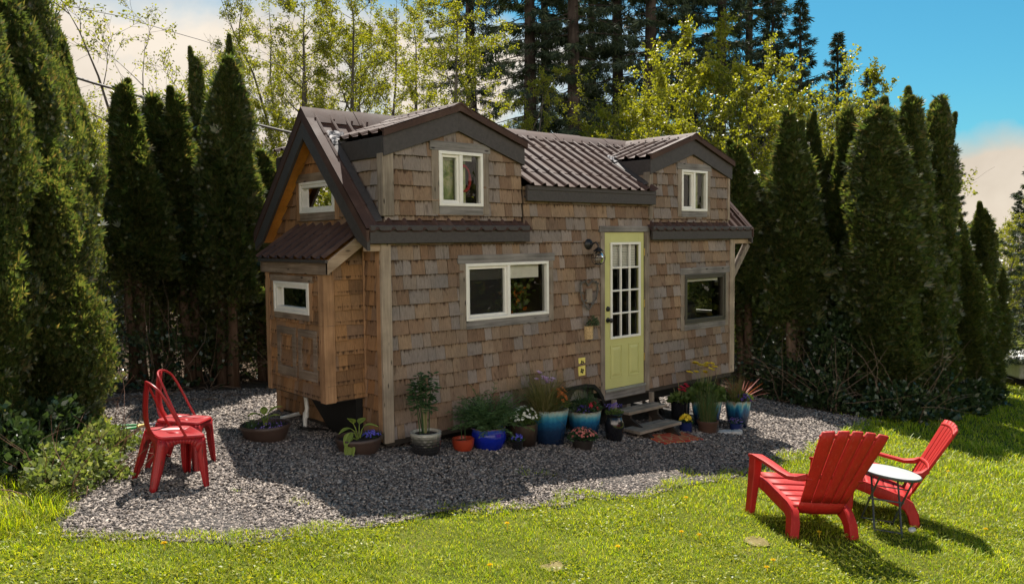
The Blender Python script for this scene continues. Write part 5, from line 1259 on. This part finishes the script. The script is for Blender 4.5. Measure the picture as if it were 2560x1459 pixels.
for a in [('fineA',-2.80,1.42,4.05,.47,'huge shaggy dark cedar behind the bramble patch, its right side rimmed with light',.4),
          ('fineB',-3.50,.80,4.3,.44,'cedar cut off by the left frame edge with brightly lit sprays',1.9),
          ('fineB',-2.72,3.0,5.6,.52,'tallest dark cedar behind the shaggy one, running out of the top of the picture',4.1),
          ('fineA',-2.05,3.95,4.4,.36,'slim cedar squeezed in behind the shaggy cedar, hardly visible',5.5),
          ('top',-.90,4.95,4.15,0.40,'blunt topped cedar with bare lower stem, first of the group behind the metal chairs',.2),
          ('topB',-.42,5.45,4.15,0.37,'cedar with leafy right shoulder, second of the group behind the metal chairs',2.2),
          ('top',-.10,5.0,4.2,0.40,'cedar with yellow green tip standing before the double spired ones',3.4),
          ('topB',.20,4.55,4.72,0.38,'pointed cedar with smooth rounded side, nearest to the house left of its roof',1.1),
          ('full',.42,5.6,4.95,0.27,'narrow spire of the twin topped cedar behind the pointed one',2.7),
          ('full',.80,5.9,5.3,0.29,'highest needle thin cedar spire between the twin tops',4.4),
          ('topB',1.0,4.95,3.6,0.37,'small cedar partly hidden by the left edge of the house roof',.9),
          ('top',9.65,1.9,4.95,0.52,'rounded cedar with a bare stem right beside the house end',1.4),
          ('topB',9.35,2.5,4.75,0.34,'small yellow tipped cedar peeping out behind the rounded one',.1),
          ('topB',10.0,1.05,5.55,0.51,'broad pointed cedar second from the house end with bare stems below',2.5),
          ('top',10.9,1.5,5.65,0.44,'cedar with a long tapering tip behind the broad pointed one',3.9),
          ('full',11.3,1.3,5.0,0.29,'thin low cedar in the dark gap of the right row',.7),
          ('topB',11.5,.75,5.85,0.45,'cedar with a slanting bare patch in the middle of the right row',5.2),
          ('full',10.55,-.25,5.65,0.61,'stout full cedar, the widest of the right row, leafy to the ground',.3),
          ('full',11.1,.05,5.7,0.41,'cedar top rising right behind the stout full one',2.0),
          ('full',11.55,-.38,6.05,0.52,'tall straight cedar with the highest tip of the right row',1.2),
          ('fullB',12.9,-.30,6.3,0.49,'cedar with a second leaning side spire',2.9),
          ('fullB',14.4,-.22,4.35,0.49,'lower cedar after the leaning spire with a yellowish tip',.8),
          ('full',15.75,-.08,4.4,0.44,'cedar near the far end of the row standing before the yellow tree',3.3),
          ('fullB',16.6,.15,4.1,0.37,'cedar just before the last one of the right row',4.7),
          ('full',17.35,.20,3.75,0.43,'last cedar of the right row, next to the white trailer',5.9)]: thuja(*a)

# undergrowth: ivy, brambles, dead stems at the foot of the hedges
def cloud(n, seed, spots, l, w, up=.3, fold=.25):
    """spots: (x, y, z above ground, rx, ry, rz) ellipsoids of leaves"""
    r = np.random.default_rng(seed); pr = []; tot = sum(s[3]*s[4] + s[4]*s[5] + s[3]*s[5] for s in spots)
    for (x, y, z, rx, ry, rz) in spots:
        m = int(n*(rx*ry+ry*rz+rx*rz)/tot); d = r.normal(size=(m,3)); d /= np.linalg.norm(d, axis=1, keepdims=True); q = r.uniform(.45,1.08,(m,1))**.6*(1 + .22*np.sin(d[:,0:1]*5+x*7) + .2*np.sin(d[:,2:3]*7+y*5)); P = d*q*np.array([rx,ry,rz]) + np.array([x,y,0]); P[:,2] += gza(P[:,0],P[:,1]) + z
        k = P[:,2] > gza(P[:,0],P[:,1]) + .01; P, d = P[k], d[k]; pr.append(leaves_np(P, d*.6 + r.normal(0,.55,P.shape) + np.array([0,0,up]), l*r.uniform(.6,1.3,len(P)), w*r.uniform(.7,1.2,len(P)), r, fold))
    return np_mesh('foliage', *merge(pr))
def stems_np(mb, seed, spots, n, h, rd=.006):
    rr = random.Random(seed)
    for _ in range(n):
        x, y, z, rx, ry, rz_ = rr.choice(spots); p = Vector((x + rr.gauss(0,rx*.5), y + rr.gauss(0,ry*.5), 0)); p.z = gz(p.x,p.y); d = Vector((rr.gauss(0,.5), rr.gauss(0,.5), rr.uniform(.4,1.2))).normalized(); pts = [p.copy()]; L_ = h*rr.uniform(.5,1.3)
        for i in range(5): p = p + d*L_/5; d = (d + Vector((rr.gauss(0,.22), rr.gauss(0,.22), rr.gauss(-.08,.2)))).normalized(); pts.append(p.copy())
        mb.tube(pts, [rd, rd*.85, rd*.7, rd*.55, rd*.4, rd*.2], 4, False)
M['ivy'] = leaf_mat('dark ivy leaves', [(.018,.036,.014),(.03,.058,.020),(.048,.082,.03),(.075,.11,.045)], .25, .30, .7)
M['bramble'] = leaf_mat('bramble leaves', [(.07,.10,.03),(.12,.16,.045),(.18,.22,.07),(.24,.25,.12)], .40, .42, .4)
M['twig'] = plain('dry brown twigs', (.16,.11,.075), .9, var=.4, scale=30); M['twig_red'] = plain('reddish bramble canes', (.15,.07,.04), .8, var=.4)
sp = [(-2.95,-.12,.10,.27,.30,.20),(-2.68,.35,.10,.25,.28,.17),(-2.48,.80,.10,.24,.27,.18),(-3.14,-.45,.08,.22,.20,.15),(-2.68,-.05,.03,.18,.25,.09),(-2.3,1.0,.04,.2,.22,.10)]
t = thing('bramble_bush', 'low sunlit bramble patch with pale green leaves at the foot of the shaggy cedar', 'bush', (-2.7,.2,gz(-2.7,.2)))
link('foliage', cloud(6500, 31, sp, .045, .036), M['bramble'], t); mb = MB(); stems_np(mb, 5, sp, 60, .55, .005); obj('canes', mb, M['twig_red'], t)
sp = [(-3.25,.15,.15,.25,.3,.3),(-3.05,.65,.2,.3,.3,.35),(-2.75,1.0,.15,.3,.3,.3)]
t = thing('ivy_bush', 'shaded dark green undergrowth between the left frame edge and the bramble patch', 'bush', (-3.05,.6,gz(-3.05,.6))); link('foliage', cloud(3800, 32, sp, .07, .055), M['ivy'], t); mb = MB(); stems_np(mb, 6, sp, 22, .5); obj('stems', mb, M['twig'], t)
sp = [(9.9,-.75,.15,.5,.45,.4),(9.35,.15,.15,.35,.5,.35),(10.4,-.95,.15,.5,.35,.4),(9.6,1.0,.3,.35,.5,.6),(10.0,.45,.7,.35,.45,.8),(10.5,.3,1.0,.5,.4,.9),(9.8,1.6,.6,.3,.4,.9)]
t = thing('ivy_bush', 'ivy and dead twigs smothering the foot of the cedars right of the house', 'bush', (9.9,0,gz(9.9,0)), 0, 'ivy under the right cedars'); link('foliage', cloud(12500, 33, sp, .085, .07), M['ivy'], t); mb = MB(); stems_np(mb, 7, sp, 120, 1.5, .009); obj('stems', mb, M['twig'], t)
sp = [(11.2,-1.05,.10,.5,.32,.3),(11.9,-.85,.25,.4,.3,.5),(13.0,-.85,.10,.6,.35,.3),(14.1,-.70,.15,.4,.3,.4),(15.4,-.5,.10,.7,.35,.28),(16.3,-.2,.10,.5,.3,.25)]
t = thing('ivy_bush', 'long low ivy fringe between the right cedars and the shaded lawn', 'bush', (13.2,-.8,gz(13.2,-.8)), 0, 'ivy under the right cedars'); link('foliage', cloud(7500, 34, sp, .10, .08), M['ivy'], t); mb = MB(); stems_np(mb, 8, sp, 50, .9, .007); obj('stems', mb, M['twig'], t)
sp = [(x, 4.9 + .5*math.sin(x*2), .3, .5, .4, .55) for x in np.arange(-2.4, 3.5, .75)] + [(x, 5.6, 1.0, .45, .5, .9) for x in np.arange(-1.8, 3, .9)] + [(7.4,3.4,.4,.6,.6,.7),(8.6,3.4,.5,.6,.6,.8)]
t = thing('ivy_bush', 'dark thicket of ivy and dry sticks between the bare cedar stems behind the metal chairs', 'bush', (.3,5.2,gz(.3,5.2))); link('foliage', cloud(9000, 35, sp, .075, .06), M['ivy'], t); mb = MB(); stems_np(mb, 9, sp, 150, 1.3, .007); obj('stems', mb, M['twig'], t)
rr = random.Random(4); mb = MB()
for _ in range(70):
    x, y = rr.uniform(-1.9, 1.2), rr.uniform(3.2, 4.3); a = rr.uniform(0,3.14); l = rr.uniform(.15,.6); mb.tube([(x,y,gz(x,y)+.03),(x+l*.5*math.cos(a),y+l*.5*math.sin(a),gz(x,y)+rr.uniform(.03,.09)),(x+l*math.cos(a),y+l*math.sin(a),gz(x,y)+.04)], [.006,.005,.002], 4, False)
setting(obj('fallen_twigs', mb, M['twig']), 'stuff')

# ------------------------------------------------------------------ broadleaf trees
def broadleaf(seed, H, spread, nbr, nleaf, lsize, stems=1, first=.2, droop=0., lw=.6, tops=1.):
    rr = random.Random(seed); mb = MB(); tips = []
    def limb(p, d, L_, r0, lev, seg=6):
        pts, rs = [p.copy()], [r0]
        for i in range(seg):
            d = (d + Vector((rr.gauss(0,.10+.05*lev), rr.gauss(0,.10+.05*lev), rr.gauss(.03,.07) - droop*.05*lev))).normalized(); p = p + d*L_/seg; pts.append(p.copy()); rs.append(max(.003, r0*(1 - .97*(i+1)/seg)))
        mb.tube(pts, rs, (8 if lev == 0 else 5 if lev == 1 else 3), False); return pts, rs
    def sub(pts, rs, lev, L_):
        if lev > 3: return
        n = {1: 5, 2: 5, 3: 4}[lev]
        for k in range(n):
            f = rr.uniform(.25, 1.)*(len(pts)-1); i = min(int(f), len(pts)-2); p = pts[i].lerp(pts[i+1], f-i); ax = (pts[i+1]-pts[i]).normalized(); o = ax.orthogonal().normalized(); o.rotate(Matrix.Rotation(rr.uniform(0,6.283), 3, ax)); d = (ax*rr.uniform(.5,1) + o*rr.uniform(.5,1.) + Vector((0,0,.15))).normalized(); l = L_*rr.uniform(.4,.7)
            q, s = limb(p, d, l, max(.005, rs[i]*.55), lev+1, 4)
            if lev >= 1: tips.append(q)
            if lev < 3: sub(q, s, lev+1, l)
    for s in range(stems):
        a = rr.uniform(0,6.283); off = 0 if stems == 1 else .25; p = Vector((off*math.cos(a), off*math.sin(a), -.2)); d = Vector((.22*math.cos(a)*(stems > 1), .22*math.sin(a)*(stems > 1), 1)).normalized(); h = H*rr.uniform(.85,1.)
        pts, rs = limb(p, d, h, H*.0135*(1 if stems == 1 else .75), 0, 9)
        for k in range(nbr//stems):
            f = (first + (1-first)*(k + rr.random())/(nbr/stems))*9; i = min(int(f), 8); q = pts[i].lerp(pts[i+1], f-i); a = k*2.4 + rr.uniform(-.5,.5); t = f/9; l = spread*(1.15 - .75*t)*rr.uniform(.6,1.1); d = Vector((math.cos(a), math.sin(a), rr.uniform(.25,.9))).normalized()
            b, s_ = limb(q, d, l, max(.012, rs[i]*.42), 1, 5); tips.append(b); sub(b, s_, 2, l)
        tips.append(pts[-4:])
    me = bpy.data.meshes.new('trunk'); me.from_pydata(mb.v, [], mb.f); me.polygons.foreach_set('use_smooth', mb.sm); me.update()
    r = np.random.default_rng(seed); T = [np.array([list(p) for p in t]) for t in tips]; leafy = r.permutation(len(T))[:int(len(T)*.62)]; idx = leafy[r.integers(0, len(leafy), nleaf)]; f = r.uniform(.25,1.,nleaf)
    P = np.empty((nleaf,3))
    for j in range(nleaf):
        t = T[idx[j]]; g = f[j]*(len(t)-1); i = min(int(g), len(t)-2); P[j] = t[i] + (t[i+1]-t[i])*(g-i)
    P += r.normal(0, .05, P.shape); D = r.normal(0,1,P.shape) + np.array([0,0,-.1]); c = np_mesh('crown', *leaves_np(P, D, lsize*r.uniform(.55,1.25,nleaf), lsize*lw*r.uniform(.7,1.2,nleaf), r, .3))
    return me, c
M['spring'] = leaf_mat('young spring leaves', [(.13,.16,.022),(.20,.24,.028),(.30,.32,.04),(.22,.20,.045)], .55, .5, .3, (1.4,1.3,.3), .35)
M['maple'] = leaf_mat('bright maple leaves', [(.12,.15,.020),(.21,.235,.026),(.31,.32,.036),(.17,.19,.024)], .55, .42, .4, (1.4,1.3,.3), .4)
M['greybark'] = wood('lichen grey bark', [(.055,.048,.042),(.11,.10,.088),(.18,.17,.15)], 'z', .95, .1, False, .4)
BR = {'alder': broadleaf(11, 13, 3.2, 34, 19000, .085, 1, .14), 'alder2': broadleaf(12, 13, 2.8, 36, 17000, .082, 3, .10), 'maple': broadleaf(13, 9, 3.5, 24, 15500, .095, 1, .10), 'maple2': broadleaf(14, 9, 3.5, 26, 14500, .09, 2, .08), 'twiggy': broadleaf(15, 8, 2.6, 30, 5200, .075, 3, .10)}
for k, (t_, c_) in BR.items(): t_.materials.append(M['greybark']); c_.materials.append(M['maple'] if 'maple' in k else M['spring'])
HB = {'alder': 13, 'alder2': 13, 'maple': 9, 'maple2': 9, 'twiggy': 8}
def btree(key, x, y, H, label, group, rz, wide=1.):
    s = H/HB[key]; e = thing('leafy_tree', label, 'tree', (x, y, gz(x,y)-.1), rz, group, (s*wide, s*wide, s))
    for nm, me in zip(('trunk', 'crown'), BR[key]): o = bpy.data.objects.new(nm, me); COL.objects.link(o); o.parent = e
    return e
GA, GM = 'spring alders behind the house', 'bright green maples behind the right cedars'
for a in TREES_B: btree(*a)
# conifers
def fir(seed, H, R, nb, low, ns, bare=.12, l=.34, young=False):
    rr = random.Random(seed); mb = MB(); mb.tube([(rr.uniform(-.05,.05), rr.uniform(-.05,.05), H*i/8 - .2) for i in range(9)], [H*.0125*(1.08 - i/8.3)+.01 for i in range(9)], 10)
    r = np.random.default_rng(seed); Ps, Ds = [], []
    for k in range(nb):
        t = bare + (1-bare)*(k + rr.random())/nb; z = t*H; a = k*2.4 + rr.uniform(-.4,.4); L_ = R*((1-t)**.85*1.05 + (.06 if not young else .02))*rr.uniform(.65,1.15)
        dead = t < low and rr.random() < .55
        if t < low: L_ *= rr.uniform(.5,.9)
        d = Vector((math.cos(a), math.sin(a), (.15 if not young else .35) - .25*(t < .5))).normalized(); p = Vector((0,0,z)); pts = [p]
        for i in range(6): p = p + d*L_/6; d = (d + Vector((rr.gauss(0,.06), rr.gauss(0,.06), -.10 + .045*i))).normalized(); pts.append(p)
        mb.tube(pts, [.035*(1-t)+.012, .028*(1-t)+.010, .02, .015, .010, .007, .004], 4, False)
        if dead and rr.random() < .8: m = int(ns*.22)
        else: m = ns if not young else int(ns*(.25 + .85*L_/R))
        A = np.array([list(q) for q in pts]); f = r.uniform(.12, 1., m)*5.999; i = f.astype(int); P = A[i] + (A[i+1]-A[i])*(f-i)[:,None]; ax = (A[i+1]-A[i]); ax /= np.linalg.norm(ax, axis=1, keepdims=True)
        side = np.cross(ax, [0,0,1.]); side *= np.where(r.random(m) < .5, 1, -1)[:,None]
        wdt = L_*.26*(1.1 - f/6.5)*r.random(m); P = P + side*wdt[:,None]; P[:,2] -= .35*wdt + r.random(m)*.10
        Ps.append(P); Ds.append(ax*.6 + side*.55 + np.array([0,0,-.55]) + r.normal(0,.3,(m,3)))
    P, D = np.concatenate(Ps), np.concatenate(Ds)
    me = bpy.data.meshes.new('trunk'); me.from_pydata(mb.v, [], mb.f); me.polygons.foreach_set('use_smooth', mb.sm); me.update()
    return me, np_mesh('crown', *sprays_np(P, D, l*r.uniform(.6,1.25,len(P)), r, 3, .17, .5))
M['fir'] = leaf_mat('fir needles', [(.016,.030,.018),(.028,.046,.025),(.044,.066,.034),(.075,.095,.05)], .2, .6, .25, (1.3,1.3,.6), .4)
M['firbark'] = wood('dark fir bark', [(.035,.028,.024),(.065,.052,.045),(.10,.085,.075)], 'z', .95, .1, False, .3)
FR = {'tall': fir(21, 27, 4.2, 135, .36, 92, .06), 'tall2': fir(22, 27, 4.0, 125, .45, 88, .08), 'young': fir(23, 13, 2.5, 120, .05, 90, .05, .26, True), 'pine': fir(24, 10, 2.6, 80, .05, 130, .12, .22, True)}
for t_, c_ in FR.values(): t_.materials.append(M['firbark']); c_.materials.append(M['fir'])
HF = {'tall': 27, 'tall2': 27, 'young': 13, 'pine': 10}
def ftree(key, x, y, H, label, group, rz):
    s = H/HF[key]; e = thing('fir_tree', label, 'tree', (x, y, gz(x,y)-.1), rz, group, (s,s,s))
    for nm, me in zip(('trunk', 'crown'), FR[key]): o = bpy.data.objects.new(nm, me); COL.objects.link(o); o.parent = e
    return e
for a in TREES_F: ftree(*a)
# far thickets
M['thicket'] = leaf_mat('far spring thicket', [(.08,.095,.016),(.13,.14,.022),(.18,.18,.03),(.10,.12,.02)], .5, .6, .2, (1.3,1.25,.4), .5)
rr = random.Random(12)
sp = [(rr.uniform(-9, 9), rr.uniform(11, 15), rr.uniform(.2,1.2), rr.uniform(.9,1.6), rr.uniform(.8,1.3), rr.uniform(.9,1.7)) for _ in range(26)] + [(rr.uniform(-13,-1), rr.uniform(14,19), rr.uniform(1,3), 1.6, 1.3, rr.uniform(2,3.2)) for _ in range(16)]
setting(link('thicket', cloud(44000, 41, sp, .13, .085), M['thicket']), 'stuff')
sp = [(rr.uniform(24, 40), rr.uniform(3, 14), rr.uniform(.2,1.), rr.uniform(1,2), rr.uniform(1,1.6), rr.uniform(.9,1.6)) for _ in range(26)]
setting(link('thicket', cloud(26000, 42, sp, .17, .11), M['thicket']), 'stuff')
rr = random.Random(13); sp = []
for k in range(60):
    q = k/59; sp.append((-12 + 62*q, 44 - 26*q + rr.uniform(-3,3), rr.uniform(.5,4), rr.uniform(2,3.2), rr.uniform(1.5,2.5), rr.uniform(1.8,3.6)))
M['farwood'] = leaf_mat('distant wood', [(.022,.036,.018),(.035,.052,.022),(.06,.075,.028)], .3, .7, .2)
setting(link('distant_wood', cloud(42000, 43, sp, .40, .24), M['farwood']), 'stuff')
sp = [(3 + 1.5*k, -14.5 + .40*k + rr.uniform(-.3,.3), 2.2, 1.2, .9, 3.4) for k in range(15)] + [(-6.5 - .5*k, 1.0 + 1.5*k, 2.5, .9, 1.0, 3.6) for k in range(8)]
setting(link('hedge', cloud(60000, 44, sp, .30, .20), M['thuja']), 'stuff')

# ------------------------------------------------------------------ cables and the white trailer
M['cable'] = plain('weathered black cable', (.06,.055,.05), .6)
def cable(pts, r, label, name='overhead_cable'):
    mb = MB(); P = []
    for (a, b) in zip(pts[:-1], pts[1:]):
        for i in range(6): t = i/6; P.append(Vector(a).lerp(Vector(b), t) - Vector((0,0,.03*t*(1-t))))
    P.append(Vector(pts[-1])); mb.tube(P, r, 6); mb2 = mb
    return tag(obj(name, mb2, M['cable']), label, 'cable')
for a in CABLES: cable(*a)
vx, vy = VEH; vz = gz(vx, vy); t = thing('camper_trailer', 'low white folded camper trailer standing on sunny ground past the last cedar', 'trailer', (vx, vy, vz), rad(-42))
mb = MB(); mb.box(-.1,2.6,-.9,.9,.28,.74); obj('body', mb, plain('white trailer paint', (.66,.66,.64), .35), t, False, .05)
mb = MB(); mb.box(-.18,2.7,-.97,.97,.76,.90); obj('roof', mb, M['vinyl'], t, False, .06)
mb = MB(); mb.box(-.16,2.66,-.93,.93,.735,.765); obj('seal', mb, M['black'], t, False)
mb = MB(); mb.box(.5,1.6,-1.02,-.905,.30,.66); obj('side_locker', mb, M['vinyl'], t, False, .03)
mb = MB(); mb.box(.12,.24,-.925,-.902,.44,.58); mb.box(.26,.31,-.925,-.902,.44,.58); obj('tail_light', mb, plain('amber red lamp', (.5,.08,.02), .3), t, False, .006)
mb = MB(); mb.box(-.2,2.7,-.8,.8,.12,.26); obj('chassis', mb, M['black'], t, False)
for y in (-.86,.86):
    mb = MB(); n = 20; mb.grid([[(1.5+r*math.cos(2*math.pi*k/n), y+o, .24+r*math.sin(2*math.pi*k/n)) for k in range(n+1)] for r, o in ((0,-.06),(.2,-.06),(.25,-.04),(.25,.06),(0,.06))]); obj('wheel', mb, M['tyre'], t, False)
mb = MB(); mb.lathe([(0,0),(.09,.0),(.1,.05),(.1,.26),(.06,.32),(0,.33)], (.3,-1.08,.05), 14); obj('gas_bottle', mb, plain('pale green bottle', (.35,.38,.22), .5), t, False)
# ------------------------------------------------------------------ camera, sun, sky
cam = bpy.data.cameras.new('camera'); co = bpy.data.objects.new('camera', cam); COL.objects.link(co)
yaw, pit, rol = CAM[3:6]
f = Vector((math.cos(yaw)*math.cos(pit), math.sin(yaw)*math.cos(pit), math.sin(pit))); r = f.cross(Vector((0,0,1))).normalized(); u = r.cross(f)
r2 = r*math.cos(rol) + u*math.sin(rol); u2 = -r*math.sin(rol) + u*math.cos(rol)
co.matrix_world = Matrix(((r2.x,u2.x,-f.x,CAM[0]),(r2.y,u2.y,-f.y,CAM[1]),(r2.z,u2.z,-f.z,CAM[2]),(0,0,0,1)))
cam.sensor_width = 36; cam.lens = CAM[6]*36/2560; cam.clip_end = 400; cam.clip_start = .1
scene.camera = co
AZ, EL = rad(48), rad(56)
sd = Vector((math.cos(AZ)*math.cos(EL), math.sin(AZ)*math.cos(EL), math.sin(EL)))
sun = bpy.data.lights.new('sun', 'SUN'); sun.energy = SUN_E; sun.angle = rad(.55); sun.color = (1,.92,.82)
so = bpy.data.objects.new('sun', sun); COL.objects.link(so); so.rotation_euler = sd.to_track_quat('Z', 'Y').to_euler(); so.location = (0,0,20)
wd = bpy.data.worlds.new('World'); scene.world = wd; wd.use_nodes = True; nt = wd.node_tree; bg = nt.nodes['Background']
sky = nd(nt, 'ShaderNodeTexSky', sky_type='NISHITA'); sky.sun_disc = False; sky.sun_elevation = EL; sky.sun_rotation = math.pi/2 - AZ; sky.air_density = 1.; sky.dust_density = .6; sky.ozone_density = 1.6
hs = nd(nt, 'ShaderNodeHueSaturation'); hs.inputs['Hue'].default_value = .475; hs.inputs['Saturation'].default_value = 1.15; nt.links.new(sky.outputs[0], hs.inputs['Color'])
tc = nd(nt, 'ShaderNodeTexCoord'); dirv = tc.outputs['Generated']
sp_ = nd(nt, 'ShaderNodeSeparateXYZ'); nt.links.new(dirv, sp_.inputs[0])
n1 = noise(nt, dirv, 5., 6., .55, .3)
def mth(op, a, b=None, c=None):
    n = nd(nt, 'ShaderNodeMath', operation=op)
    for i, v in enumerate((a, b, c)):
        if v is None: continue
        if isinstance(v, (int, float)): n.inputs[i].default_value = v
        else: nt.links.new(v, n.inputs[i])
    return n.outputs[0]
# low cloud bank near the horizon
bank = mth('SUBTRACT', mth('MULTIPLY_ADD', n1, .16, .045), sp_.outputs[2])
bank = ramp(nt, mth('MULTIPLY_ADD', bank, 14., .5), [(.25, 0.), (.8, 1.)])
# high soft cloud to the left of the view
vm = nd(nt, 'ShaderNodeVectorMath', operation='DOT_PRODUCT'); nt.links.new(dirv, vm.inputs[0]); vm.inputs[1].default_value = CLOUD
cl = mth('MULTIPLY_ADD', n1, .42, vm.outputs['Value']); cl = ramp(nt, mth('MULTIPLY', cl, .5), [(.525, 0.), (.590, 1.)])
# warm cloud added low behind the viewer to fill-light the shaded house front
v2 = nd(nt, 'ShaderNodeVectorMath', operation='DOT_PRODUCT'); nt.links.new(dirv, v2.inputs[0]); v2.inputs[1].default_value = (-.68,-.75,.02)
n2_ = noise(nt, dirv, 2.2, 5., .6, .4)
fill_mask = ramp(nt, mth('MULTIPLY_ADD', n2_, .4, v2.outputs['Value']), [(.15, 0.), (.42, 1.)])
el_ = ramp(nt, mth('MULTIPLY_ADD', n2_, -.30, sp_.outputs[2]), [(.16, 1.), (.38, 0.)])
fill_mask = mth('MULTIPLY', fill_mask, el_)
cl = mth('MULTIPLY', cl, ramp(nt, mth('MULTIPLY_ADD', n1, .16, sp_.outputs[2]), [(.315, 1.), (.37, 0.)]))
cf = mth('MAXIMUM', bank, cl)
n3 = noise(nt, dirv, 4.5, 6., .6, .3)
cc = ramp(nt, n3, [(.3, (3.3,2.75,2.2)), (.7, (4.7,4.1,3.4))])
fill_col = ramp(nt, n3, [(.3, (12.,10.3,8.9)), (.7, (16.,14.2,12.5))])  # added fill cloud, far brighter than the clouds in view
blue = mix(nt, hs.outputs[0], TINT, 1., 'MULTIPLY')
mx = mix(nt, mix(nt, blue, fill_col, mth('MULTIPLY', fill_mask, .95)), cc, mth('MULTIPLY', cf, .95))
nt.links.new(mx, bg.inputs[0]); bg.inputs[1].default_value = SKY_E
scene.view_settings.view_transform = 'Standard'; scene.view_settings.look = 'None'; scene.view_settings.gamma = 1; scene.view_settings.exposure = EXPO
cy = scene.cycles; cy.max_bounces = 7; cy.diffuse_bounces = 3; cy.glossy_bounces = 3; cy.transmission_bounces = 4; cy.transparent_max_bounces = 8; cy.use_denoising = True
cy.caustics_reflective = False; cy.caustics_refractive = False
